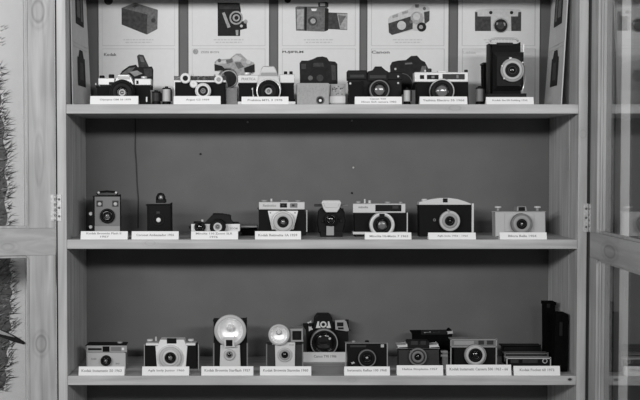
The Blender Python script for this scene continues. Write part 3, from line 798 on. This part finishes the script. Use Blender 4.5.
lens(t, 284.8, 355, [(7.2, .010, 'lightgrey'), (5.4, .012, 'grey'), (3.4, .014, 'dark')], 2.4, d0=.004)
t.part('lettering', 'grey', fp).text('STAR', 289, 344.2, 294, 345.6, .0064)
t.done()

# 3e big black reflex at the back
t = Thing('reflex_camera', 'large rounded black reflex camera at the back of the lowest shelf behind a grey card', 'camera', 327, .228, Z3)
b = t.part('body', 'black'); b.rbox(302.6, 319, 352, None, -.034, 0, 4, bev=.003)
pr = t.part('prism_housing', 'black'); pr.poly([(317.5, 312.4), (314.6, 318), (313, 330), (333.6, 330), (332.4, 318), (329.4, 312.4)], -.028, .008, bev=.002)
t.part('grip', 'leather').rbox(304, 324, 313.4, None, 0, .010, 3, bev=.002)
t.part('shoulder', 'black').rbox(333.4, 319.6, 350.6, 333, 0, .006, 2, bev=.002)
k1 = t.part('control_panel', 'lightgrey'); k1.rbox(307.2, 320.6, 313, 331.4, .006, .012, 1.6)
t.part('control_button', 'black', k1).cyl(310.2, 324.8, 2, .011, .0135, seg=16)
nm = t.part('emblem', 'pale', pr)
nm.poly([(317.6, 321.4), (315.8, 328), (320.6, 328), (320.2, 326), (319, 326), (319.2, 321.4)], .0075, .0095)
nm.poly([(329.2, 321.4), (331, 328), (326.6, 328), (326.6, 326), (328, 326), (327.8, 321.4)], .0075, .0095)
nm.ring(323.4, 324.6, 3.3, 1.7, .0075, .0098); 
k2 = t.part('control_panel', 'grey'); k2.poly([(335, 320.4), (335.4, 329.6), (347, 331.4), (349.2, 330.6), (346.4, 321.4), (344, 319.8)], .0055, .0085, bev=.0006)
dk = t.part('display_window', 'dark', k2); dk.box(337, 322.4, 343.4, 326.4, .008, .0095, bev=.0003); dk.box(338, 327.4, 343.6, 329.4, .008, .0095, bev=.0003)
lens(t, 324.2, 343, [(14.4, .016, 'black'), (13.8, .030, 'grey'), (12.9, .029, 'black'), (10.5, .026, 'gloss')], 9.4, gm='lens_coating', gd=.020)
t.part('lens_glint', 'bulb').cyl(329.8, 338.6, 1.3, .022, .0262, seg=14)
t.done()

# 3f black cartridge camera with outline
t = Thing('cartridge_camera', 'black cartridge camera with thin light outline and ringed lens on the lowest shelf', 'camera', 366, YG, Z3)
t.part('body', 'black').rbox(345.6, 342.2, 387.6, None, -.045, 0, .9)
e = t.part('outline_trim', 'grey'); e.box(345.4, 342, 387.8, 343, -.02, .0018, bev=.0002); e.box(345.4, 342.6, 346.3, 369, 0, .0018, bev=.0002); e.box(386.9, 342.6, 387.8, 369, 0, .0018, bev=.0002)
t.part('flash_eye', 'lightgrey').box(380.8, 344.4, 384, 347.4, 0, .0022, bev=.0003)
t.part('name_strip', 'darkgrey').box(350, 345.2, 366, 347.2, 0, .0014, bev=0)
t.part('film_lever', 'lightgrey').rbox(351, 361.6, 355, 364.4, 0, .004, 1)
lens(t, 367.2, 358.6, [(9, .012, 'midgrey'), (8.1, .011, 'black'), (4.4, .014, 'gloss')], 3.2)
t.part('lens_dot', 'lightgrey').cyl(366.9, 358, .9, .010, .0146, seg=12)
knob(t, 353.6, 340.6, 342.4, 1.9, m='grey', name='shutter_button'); knob(t, 367, 340.4, 342.4, 2, m='black', name='flash_socket')
t.done()

# 3g dark camera with pale corners
t = Thing('viewfinder_camera', 'dark grey camera with two pale top corners on the lowest shelf', 'camera', 418, YG, Z3)
t.part('body', 'darkgrey').rbox(396.2, 346.4, 440, None, -.04, 0, 1)
for x0, x1 in ((397, 408.4), (428.4, 439.4)):
    t.part('top_corner', 'pale').rbox(x0, 341.4, x1, 348.2, -.036, .001, 1.2)
hp = t.part('finder_hump', 'dark'); hp.box(407.6, 339, 429.4, 348.6, -.036, .003, bev=.0012)
t.part('finder_window', 'darkgrey', hp).box(411, 341, 418, 345, .002, .004, bev=.0004); t.part('finder_window', 'darkgrey', hp).box(420.5, 341, 426, 345, .002, .004, bev=.0004)
t.part('seam_trim', 'midgrey').box(396.4, 347.8, 439.8, 348.8, 0, .0014, bev=.0002)
lens(t, 418, 357, [(9, .010, 'midgrey'), (7.2, .013, 'darkgrey'), (6, .015, 'midgrey'), (3.4, .018, 'black')], 2.6)
t.part('shutter_lever', 'midgrey').poly([(410, 352), (411, 350.4), (414, 352.4), (413, 353.6)], .004, .012)
t.done()
t = Thing('pocket_camera', 'long black camera with pale spots lying behind the dark camera with pale top corners', 'camera', 432, .17, Z3)
t.part('body', 'case').rbox(409.6, 327.4, 454.6, None, -.05, 0, 2.5)
t.part('front_slot', 'dark').box(421, 330, 447, 334.6, 0, .001, bev=.0003)
for x0, x1, m_ in ((424, 431, 'grey'), (433, 440, 'darkgrey'), (447, 453.4, 'lightgrey')): t.part('window', m_).rbox(x0, 330.6 if m_ == 'lightgrey' else 331.4, x1, 334.4 if m_ == 'lightgrey' else 333.2, 0, .002, .8)
t.done()
t = Thing('film_box', 'small grey striped film carton between two cameras on the lowest shelf', 'box', 444, .11, Z3)
c = t.part('carton', 'midgrey'); c.box(440.4, 349.6, 448, None, -.03, 0, bev=.0005)
s_ = t.part('stripe', 'grey', c)
for y in (350.6, 354.6): s_.box(440.8, y, 447.6, y + 2, 0, .0005, bev=0)
t.done()

# 3h camera with pale lens ring
t = Thing('cartridge_camera', 'black camera with grey upper panel and pale thick lens ring on the lowest shelf', 'camera', 473, YG, Z3)
t.part('body', 'leather').rbox(450.6, 338.4, 496.8, None, -.045, 0, .8)
e = t.part('outline_trim', 'grey'); e.box(450.4, 338, 497, 339.2, -.03, .002, bev=.0002); e.box(450.4, 338.6, 451.4, 369, 0, .002, bev=.0002); e.box(495.8, 338.6, 497, 369, 0, .002, bev=.0002); e.box(450.4, 346.2, 497, 347.4, 0, .002, bev=.0002)
up = t.part('upper_panel', 'midgrey'); up.box(451.6, 339.4, 495.8, 346.2, 0, .0014, bev=.0003)
w = t.part('finder_window', 'darkgrey', up); w.box(478.5, 340.6, 484, 344.6, .001, .0024, bev=.0003); w.box(487, 340.6, 493.4, 344.6, .001, .0024, bev=.0003)
t.part('meter_grid', 'grey', up).box(454, 340.8, 474, 345, .001, .002, bev=.0002)
lens(t, 475.6, 355.4, [(11, .012, 'grey'), (9.6, .018, 'lightgrey'), (7, .020, 'black'), (4.6, .018, 'gloss')], 3.6)
t.done()

# 3i flat pocket cameras, one behind the other
def pocket(x0, y0, x1, Y, label, trim, win):
    t = Thing('pocket_camera', label, 'camera', (x0 + x1) / 2, Y, Z3, 'flat pocket cameras one behind another')
    t.part('body', 'black').rbox(x0, y0, x1, None, -.03, 0, .6)
    e = t.part('outline_trim', trim); e.box(x0 - .1, y0 - .2, x1 + .1, y0 + 1, -.028, .0015, bev=.0002)
    e.box(x0 - .1, y0, x0 + .9, y0 + 9, 0, .0015, bev=.0002); e.box(x1 - .9, y0, x1 + .1, y0 + 9, 0, .0015, bev=.0002)
    if win:
        w = t.part('lens', 'dark'); w.cyl(x1 - 6, y0 + 4, 2.2, 0, .002); t.part('lens_ring', 'lightgrey', w).ring(x1 - 6, y0 + 4, 2.6, 1.7, 0, .0026)
        f = t.part('finder_window', 'darkgrey'); f.box(x0 + 4, y0 + 2.6, x0 + 12, y0 + 6, 0, .001, bev=.0002); f.box(x0 + 16, y0 + 2.6, x0 + 31, y0 + 6, 0, .0008, bev=0)
    t.done()
pocket(506.6, 357, 551, .062, 'front flat pocket camera with bright outline just behind its name card', 'lightgrey', True)
pocket(504.6, 352.4, 548.4, .108, 'middle flat pocket camera with thin grey top line', 'midgrey', False)
pocket(501, 344.4, 541, .155, 'rearmost flat dark pocket camera of the group at the lower right', 'dark', False)

# 3j tall black slabs
t = Thing('camera_case', 'taller of two black upright cases at the right end of the lowest shelf', 'case', 548, .135, Z3)
t.part('body', 'case').rbox(541.2, 301.4, 556, None, -.035, 0, .8)
t.part('lid', 'case').box(540.9, 300.4, 556.3, 305.4, -.036, .001, bev=.0008)
t.part('clasp', 'dark').box(547, 303.6, 550.4, 308, .001, .003)
t.done()
t = Thing('camera_case', 'shorter of two black upright cases, touching the right side of the cabinet', 'case', 560.6, .05, Z3)
t.part('body', 'case').poly([(556, 311), (553.6, 371.9), (567.4, 371.9), (568.4, 314), (566, 311.6)], -.03, 0, bev=.0008)
t.part('strap_tab', 'dark').box(559.6, 322, 562.6, 336, 0, .002)
t.done()

# ------------------------------------------------------------------ POSTERS (back wall of the top shelf)
YP = DEP - .006
def poster_thing(label, px): return Thing('camera_poster', label, 'poster', px, YP, Z1, 'camera posters on the back of the top shelf', ground=False)
PB = shelf_py(Z1, YP)      # row of the shelf at poster depth
PTOP = -9.0
def poster(x0, x1, label, upper, lower, brand):
    t = poster_thing(label, (x0 + x1) / 2)
    sh = t.part('sheet', 'poster_paper'); sh.box(x0, PTOP, x1, PB, -.0025, 0, bev=0)
    ln = t.part('frame_lines', 'ink_line', sh)
    for yy in (45.4, 48.6): ln.box(x0 + 4, yy, x1 - 4, yy + .5, 0, .0003, bev=0)
    for xx in (x0 + 3.6, x1 - 4.2): ln.box(xx, PTOP + 5, xx + .5, 45.6, 0, .0003, bev=0); ln.box(xx, 48.6, xx + .5, PB - 2, 0, .0003, bev=0)
    cp_ = t.part('caption', 'ink_pale', sh); xm = (x0 + x1) / 2
    for yy, w_ in ((39.2, 15), (41.8, 13)):
        x = xm - w_
        while x < xm + w_:
            wl = random.uniform(1.5, 4); cp_.box(x, yy, min(x + wl, xm + w_), yy + 1.1, 0, .0003, 'ink_pale', bev=0); x += wl + .8
    br = t.part('header', 'ink', sh); brand(br)
    u = t.part('printed_camera', 'ink', sh); upper(u)
    l = t.part('printed_camera', 'ink', sh); lower(l)
    t.done()
D1, D2, D3, D4, D5 = .0004, .0007, .0010, .0013, .0016
def pl(p, pts, d, m): p.poly(pts, 0, d, m)
def ci(p, x, y, r, d, m): p.lathe(x, y, [(r, 0), (r, d), (0, d)], m, 28, False)

def u1(p):     # oblong box camera in perspective
    pl(p, [(121.5, 8), (135, 2.6), (157.8, 9.8), (147.5, 14.6)], D1, 'ink_mid')
    pl(p, [(121.5, 8), (147.5, 14.6), (146.8, 34.6), (121.6, 24.6)], D1, 'ink')
    pl(p, [(147.5, 14.6), (157.8, 9.8), (157.4, 29), (146.8, 34.6)], D1, 'ink_mid')
    ci(p, 153.4, 20.4, 2.2, D2, 'ink'); pl(p, [(132, 6.4), (136, 4.6), (139, 5.8), (134.5, 7.8)], D2, 'ink')
    ci(p, 108.4, .4, 4.4, D2, 'ink')
def l1(p):     # dark camera print with raised finder
    pl(p, [(119, 76), (122, 71), (129, 66), (136, 64.6), (137.6, 67), (152, 66.5), (153.4, 70), (153, 90), (119, 90)], D1, 'ink_dark')
    pl(p, [(137, 56), (139, 54.4), (143.4, 55), (149, 67), (138.6, 67)], D2, 'ink')
    pl(p, [(121.6, 73.5), (129, 68), (135.4, 67), (131, 72), (124.4, 75.6)], D2, 'ink_mid')
    pl(p, [(129.6, 72), (137, 70.4), (142.6, 73.6), (134.6, 76.5)], D3, 'ink_light')
    pl(p, [(139.4, 56.4), (142.4, 56.6), (144.6, 62), (141, 62)], D3, 'ink_mid'); pl(p, [(143.6, 68.6), (151.6, 68.4), (152, 76), (145, 78)], D2, 'ink'); pl(p, [(119.6, 77), (128, 74.6), (129, 80), (120, 82)], D3, 'ink')
def b1(p): p.text('Kodak', 104, 53, 116.6, 56, D1, 'ink_mid')
def u2(p):     # folding camera seen from the side
    pl(p, [(217.6, 2.6), (239.6, 3), (240.8, 10), (240, 36), (217.8, 36)], D1, 'ink_dark')
    pl(p, [(219, 4), (238.6, 4.2), (239, 9), (219.4, 9)], D2, 'ink')
    pl(p, [(222, 13), (224.6, 12), (230.6, 27), (227.6, 28)], D2, 'ink_light')
    pl(p, [(240, 22), (246.4, 20), (247, 28.4), (240, 30)], D1, 'ink_dark')
    ci(p, 236.2, 17.8, 6.8, D2, 'ink_light'); ci(p, 236.2, 17.8, 5.2, D3, 'ink_dark'); ci(p, 236.2, 17.8, 3.6, D4, 'ink_light'); ci(p, 236.4, 17.8, 2, D5, 'ink_dark')
    ci(p, 245.6, 21.5, 2, D3, 'ink_light'); ci(p, 241.4, 26, 1.4, D3, 'ink_pale'); pl(p, [(235.6, 30), (238.4, 30), (238.2, 35.4), (236, 35.4)], D3, 'ink_light')
def l2(p):     # chrome reflex print, lens turned left
    pl(p, [(214.6, 62), (217, 59.6), (230, 58.6), (236, 53.6), (240.6, 53.6), (247, 59.6), (254, 62.6), (255, 72), (253, 74), (238, 76), (222, 72), (214.6, 71)], D1, 'ink_light')
    pl(p, [(214.4, 64), (222, 66), (226, 70), (214.6, 71)], D2, 'ink_dark')
    pl(p, [(244, 68), (254.6, 64), (254.8, 72), (245, 74.6)], D2, 'ink_dark')
    pl(p, [(232, 57.6), (237, 55), (242, 58), (240, 61), (234, 61.4)], D2, 'ink_pale'); pl(p, [(216, 61.6), (226, 60.2), (226, 63.4), (216.4, 64)], D2, 'ink_pale'); ci(p, 219.4, 60.4, 1.8, D3, 'ink_mid'); ci(p, 248.4, 62, 2.2, D3, 'ink_pale'); pl(p, [(234.6, 62.4), (240.6, 62), (244, 67), (238, 69)], D3, 'ink_mid'); pl(p, [(226, 60), (232, 58.6), (233, 62), (227, 64)], D3, 'ink_mid')
    ci(p, 228, 77.6, 9.8, D2, 'ink_mid')
    pl(p, [(222, 68.4), (230, 69), (235.6, 73), (238.4, 80), (236, 85), (229, 90.6), (227.6, 84)], D3, 'ink_dark')
    p.lathe(228.6, 79, [(9, .0005), (9, D4), (7.9, D4), (7.9, .0005)], 'ink_light', 28, False)
def b2(p):
    ci(p, 195.6, 51.6, 2.7, D1, 'ink_light'); p.text('ZEISS IKON', 200.6, 51, 219, 53.2, D1, 'ink_light')
def u3(p):     # camera with pull-out screen
    pl(p, [(295.4, 7.4), (297, 6.4), (327, 6.6), (328, 9), (327.4, 30.6), (324, 31.6), (296, 30.6)], D1, 'ink_mid')
    pl(p, [(297, 9.4), (304, 9), (303.6, 29), (297, 29)], D2, 'ink_light')
    pl(p, [(304.4, 7), (307, 7), (306.6, 30.6), (304.4, 30.6)], D2, 'ink_dark')
    pl(p, [(318, 2.6), (326, 1.8), (328.4, 3), (328.4, 7), (318.4, 7)], D2, 'ink'); pl(p, [(320, 3), (325, 3), (325, 6), (320, 6)], D3, 'ink_pale')
    pl(p, [(311, 8.6), (317, 8.6), (316, 11), (312, 11)], D2, 'white')
    ci(p, 312.6, 21, 4.6, D2, 'ink'); ci(p, 313, 21, 2.6, D3, 'ink_light')
    pl(p, [(325, 8), (328.6, 9), (328.2, 30), (324.6, 31.4)], D2, 'ink_dark')
    pl(p, [(328.4, 12.4), (347.4, 13.2), (347.2, 30), (328.2, 29)], D1, 'ink'); pl(p, [(337, 13.4), (347.2, 13.8), (347, 29.6), (340, 29)], D2, 'ink_light')
    pl(p, [(338, 15), (346, 16), (340, 26)], D3, 'ink_mid')
    ci(p, 287.6, -.4, 3.4, D2, 'ink_dark')
def l3(p):     # black bridge camera print
    pl(p, [(299.6, 63), (301.6, 60.6), (308, 60.6), (313, 59), (317, 57), (322.4, 56.4), (327, 57.6), (329, 61), (335, 61.6), (337.4, 64), (337.6, 84), (300, 84)], D1, 'ink_dark')
    pl(p, [(313.5, 63), (323, 62.6), (324, 66.6), (313, 66.6)], D2, 'ink'); ci(p, 318, 76, 8.4, D2, 'dark'); ci(p, 310.4, 78, 2.4, D3, 'ink_mid'); ci(p, 320, 78, 3.4, D3, 'ink')
    pl(p, [(301, 64), (306, 63.6), (306, 69), (301.4, 69)], D2, 'ink'); pl(p, [(331, 65), (335.6, 65.4), (336, 80), (332, 80)], D2, 'ink')
def b3(p): p.text('FUJIFILM', 282.4, 50.8, 303.4, 53.6, D1, 'ink')
def u4(p):     # chrome rangefinder in perspective
    pl(p, [(388, 19), (390, 16), (410, 8.6), (414, 4), (426, 5), (429.6, 8), (430, 20), (424, 26), (420, 31.4), (412, 30.4), (392, 35), (388.6, 32.4)], D1, 'ink_pale')
    pl(p, [(388.4, 23.4), (413, 15.6), (412.6, 29), (392, 35), (389, 32.6)], D2, 'ink'); ci(p, 401.6, 25.4, 4.4, D3, 'ink_pale')
    pl(p, [(424, 12), (429.6, 11), (429.2, 21), (424.6, 24)], D2, 'ink')
    ci(p, 417, 18, 6.4, D3, 'ink_light'); ci(p, 416.6, 16.6, 3.6, D4, 'ink_pale'); ci(p, 421.6, 27, 4.6, D3, 'ink_dark'); ci(p, 421, 27, 2, D4, 'ink_light')
    pl(p, [(392, 15.6), (398, 13.4), (398, 16.8), (392.6, 18.4)], D2, 'ink_light'); pl(p, [(402, 12), (408, 10), (408, 13), (402.6, 14.8)], D2, 'ink_light')
    pl(p, [(415, 4.4), (419, 4.4), (418.6, 7.6), (415.4, 7.6)], D3, 'ink_mid'); ci(p, 424.4, 8.6, 1.6, D3, 'ink_mid'); ci(p, 411, 21.6, 1.6, D4, 'ink_mid')
def l4(p):     # black reflex print
    pl(p, [(390, 66), (392, 62), (398, 60.6), (406, 60), (411, 56), (417, 55.6), (421, 60), (425, 62), (428, 68), (428, 90), (391, 90)], D1, 'ink_dark')
    ci(p, 402, 84, 10.6, D2, 'dark'); p.lathe(402, 84, [(10.6, .0005), (10.6, D3), (10.1, D3), (10.1, .0005)], 'ink_mid', 30, False)
    ci(p, 395.4, 69, 1.1, D3, 'ink_pale'); pl(p, [(405, 63), (412, 62.4), (412.4, 64), (405, 64.6)], D2, 'ink_mid')
    pl(p, [(422, 66), (426.4, 66), (425.6, 72.4), (420, 72.4)], D2, 'ink_mid')
def b4(p): p.text('Canon', 371.4, 50.6, 389.6, 53.6, D1, 'ink_mid')
def u5(p):     # chrome camera with two dark panels, seen from the front
    pl(p, [(475, 11.4), (477, 9.6), (490, 8.6), (510, 8.6), (520, 9.6), (521.4, 11.4), (521.2, 31), (475, 31)], D1, 'ink_pale')
    pl(p, [(475, 12), (477.4, 12), (477.6, 16.4), (490.8, 16.4), (491, 31), (475, 31)], D2, 'ink')
    pl(p, [(511, 16.4), (518, 16.4), (518.4, 12), (521.2, 12), (521, 31), (511.4, 31)], D2, 'ink')
    ci(p, 490.8, 12.6, 1.7, D2, 'ink_dark'); ci(p, 511.6, 12.6, 1.7, D2, 'ink_dark')
    p.lathe(500.8, 25.4, [(7.6, 0), (7.6, D2), (6.4, D2)], 'ink_light', 28, False); ci(p, 500.8, 25.6, 6.5, D3, 'ink_dark'); ci(p, 500.8, 25.6, 3.6, D4, 'ink'); pl(p, [(496.6, 22.6), (498.4, 22.6), (498, 25), (496.4, 25)], D4, 'ink_light'); pl(p, [(503.4, 22.4), (505.4, 23), (505.2, 26), (503.6, 25.6)], D4, 'ink_light')
def l5(p):
    pl(p, [(484, 66), (490, 62), (500, 60), (512, 62), (517, 66), (517, 90), (484, 90)], D1, 'ink_pale'); ci(p, 500, 76, 6, D2, 'ink_light')
def b5(p): p.text('Leica', 462.5, 51, 476, 53.8, D1, 'ink_pale')
poster(98.4, 178.6, 'poster showing an oblong box camera in its upper half, leftmost on the back wall', u1, l1, b1)
poster(188.4, 269, 'poster showing a folding camera above a chrome reflex camera', u2, l2, b2)
poster(278.4, 359.2, 'poster showing a camera with a pull-out screen above a black camera', u3, l3, b3)
poster(367.6, 448, 'poster showing a tilted chrome camera above a black reflex camera', u4, l4, b4)
poster(458.4, 539, 'poster of a chrome camera with two dark panels, behind the tall folding camera', u5, l5, b5)

# side posters leaning on the cabinet sides: corners (front bottom, back bottom, back top, front top)
def side_poster(fb, bb, bt, ft, label, sgn, prints):
    t = Thing('camera_poster', label, 'poster', fb[0], fb[2], Z1, 'camera posters leaning on the cabinet sides', ground=False)
    A, B = P(fb[0], 200, fb[2]), P(bb[0], 200, bb[2]); A.z = B.z = Z1
    T = P(bt[0], 200, bt[2]); T2 = P(ft[0], 200, ft[2]); H = P(0, -9, YP).z - Z1
    T.z = T2.z = Z1 + H
    # parallax of the top corners: keep the given pixel column at the top of the frame
    for q, (x, _, Y) in ((T, bt), (T2, ft)): q.x = P(x, 0, Y).x
    n = (B - A).cross(T2 - A).normalized()
    if n.x * sgn > 0: n = -n
    def at(u, v, d):
        b0 = A.lerp(B, u); b1 = T2.lerp(T, u); return b0.lerp(b1, v) + n * d - t.o
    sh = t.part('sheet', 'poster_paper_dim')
    q4 = [(0, 0), (1, 0), (1, 1), (0, 1)]
    sh.hexa([at(u, v, 0) for u, v in q4], [at(u, v, -.0025) for u, v in q4])
    def quad(p, pts, d, m): p.hexa([at(u, v, d) for u, v in pts], [at(u, v, 0) for u, v in pts], m)
    ln = t.part('frame_lines', 'ink_line', sh)
    for v in (.47, .5): quad(ln, [(.05, v), (.95, v), (.95, v + .004), (.05, v + .004)], .0003, 'ink_line')
    for pr in prints:
        p = t.part('printed_camera', 'ink', sh)
        for pts, d, m in pr: quad(p, pts, d, m)
    t.done()
def rect(u0, v0, u1, v1): return [(u0, v0), (u1, v0), (u1, v1), (u0, v1)]
pa = [(rect(.25, .66, .75, .92), .0004, 'ink_dark'), (rect(.34, .72, .52, .86), .0007, 'ink_mid'), ([(.3, .92), (.6, .92), (.52, .98), (.36, .98)], .0004, 'ink_dark'), (rect(.58, .7, .68, .88), .0007, 'ink_mid')]
pb = [(rect(.3, .17, .72, .40), .0004, 'ink_dark'), ([(.36, .40), (.66, .40), (.6, .46), (.42, .46)], .0004, 'ink_dark'), (rect(.42, .22, .6, .36), .0007, 'ink')]
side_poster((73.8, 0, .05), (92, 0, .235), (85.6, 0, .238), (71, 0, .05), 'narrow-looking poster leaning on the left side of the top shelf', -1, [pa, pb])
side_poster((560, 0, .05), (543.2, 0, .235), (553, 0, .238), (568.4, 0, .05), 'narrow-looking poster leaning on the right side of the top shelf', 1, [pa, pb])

# ------------------------------------------------------------------ small things on the back board
t = Thing('hanging_cord', 'thin dark cord hanging down the back board behind the box cameras', 'cord', 136, DEP - .003, Z2, ground=False)
c = t.part('cord', 'wire'); c.tubepx([(135, 117.6, 0), (135.4, 130, 0), (135.2, 150, 0), (136.4, 165, 0), (137, 182, 0), (138.4, 200, 0), (138, 228, 0)], .0011); t.part('cord_nail', 'dark').cyl(135, 118, .9, -.002, .004, seg=10)
t.done()
for x, y, m_, lb in ((353.4, 167.6, 'lightgrey', 'pale peg in the back board of the middle shelf near its centre'), (200.4, 154, 'dark', 'dark nail head in the back board of the middle shelf, left of centre'),
                     (352, 120.6, 'lightgrey', 'pale nail head in the shaded strip below the top shelf, right of centre'), (247.6, 122, 'lightgrey', 'pale nail head in the shaded strip below the top shelf, left of centre'),
                     (352, 193, 'dark', 'dark nail head just above the rangefinder with thick chrome lens ring')):
    t = Thing('wall_nail', lb, 'nail', x, DEP, P(x, y, DEP).z, 'nails in the back board', ground=False)
    t.part('nail_head', m_).cyl(x, y, 1.0, -.001, .003, seg=12); t.done()

# ------------------------------------------------------------------ poster on the wall behind the left door
YW = WY - .002
t = Thing('wall_poster', 'pale poster with dark bristly print on the wall behind the left glass door', 'poster', -20, YW, P(0, 330, YW).z, ground=False)
sh = t.part('sheet', 'wall_paper'); sh.box(-90, -30, 26, 430, -.0015, 0, bev=0)
fur = t.part('bristle_print', 'ink_mid', sh)
ci_n = 0
def edge(y):
    import math as _m
    if y < 92: return 1.5 + 3 * _m.sin((y - 60) * .1)
    if y < 230: return 5 + 7 * min(1, (y - 92) / 60) + 1.6 * _m.sin(y * .21)
    return 13 + 4 * _m.sin((y - 230) * .024) + 1.5 * _m.sin(y * .37)
pts = [(-60, 66)] + [(edge(y) - 6, y) for y in range(70, 392, 4)] + [(-60, 400)]
fur.poly(pts[::-1], 0, .0003, 'ink_mid')
for i in range(1250):
    y = random.uniform(66, 392); e = edge(y) - 2; x = e - random.random() ** 1.6 * 34 - 1
    ln_ = random.uniform(4, 12); a = math.radians(random.uniform(-60, 12)); w_ = random.uniform(.22, .6)
    dx, dy = math.cos(a) * ln_, math.sin(a) * ln_; nx, ny = -math.sin(a) * w_, math.cos(a) * w_
    d = .0004 + i * 1.2e-6
    if x + dx > 23: continue
    fur.hexa([fur.pt(x - nx, y - ny, d), fur.pt(x + nx, y + ny, d), fur.pt(x + dx, y + dy, d)], [fur.pt(x - nx, y - ny, .0002), fur.pt(x + nx, y + ny, .0002), fur.pt(x + dx, y + dy, .0002)], random.choice(['ink_dark', 'ink', 'ink_mid', 'ink_light']))
for i in range(40):
    y = random.uniform(24, 46); x = random.uniform(-20, 5)
    fur.hexa([fur.pt(x, y, .0005), fur.pt(x + .8, y + 1, .0005), fur.pt(x + 5, y - 2, .0005)], [fur.pt(x, y, .0002), fur.pt(x + .8, y + 1, .0002), fur.pt(x + 5, y - 2, .0002)], 'ink_light')
tw = t.part('twig_print', 'ink_dark', sh)
tw.poly([(-30, 316), (2, 330), (14, 335.4), (24, 341.4), (25.6, 343.4), (23.6, 344.6), (14, 342), (2, 337.6), (-30, 326)], 0, .0018, 'ink_dark')
tw.poly([(-30, 317), (0, 330), (10, 334.6), (15, 337.4), (0, 334), (-30, 321)], 0, .0021, 'ink_pale')
t.done()

# ------------------------------------------------------------------ light
def area(name, loc, target, sx, sy, e):
    l = bpy.data.lights.new(name, 'AREA'); l.shape = 'RECTANGLE'; l.size = sx; l.size_y = sy; l.energy = e
    o = bpy.data.objects.new(name, l); COL.objects.link(o); o.location = loc
    o.rotation_euler = (Vector(target) - Vector(loc)).to_track_quat('-Z', 'Y').to_euler(); return o
area('unseen_strip_light', (-1.65, -3.2, .66), (-.4, 0, 3.2), 2.5, .30, 125)  # unseen lamp, tilted up so its light weakens towards the lower shelves
area('unseen_strip_light', (1.5, -3.2, .66), (.5, 0, 3.2), 2.1, .30, 80)  # second unseen lamp added for side fill, spaced to stay out of the left pane
W = bpy.data.worlds.new('room'); S.world = W; W.use_nodes = True
W.node_tree.nodes['Background'].inputs[0].default_value = (1, 1, 1, 1); W.node_tree.nodes['Background'].inputs[1].default_value = .13

S.view_settings.view_transform = 'Standard'; S.view_settings.look = 'None'; S.view_settings.exposure = -.14; S.view_settings.gamma = 1
S.view_settings.use_curve_mapping = False
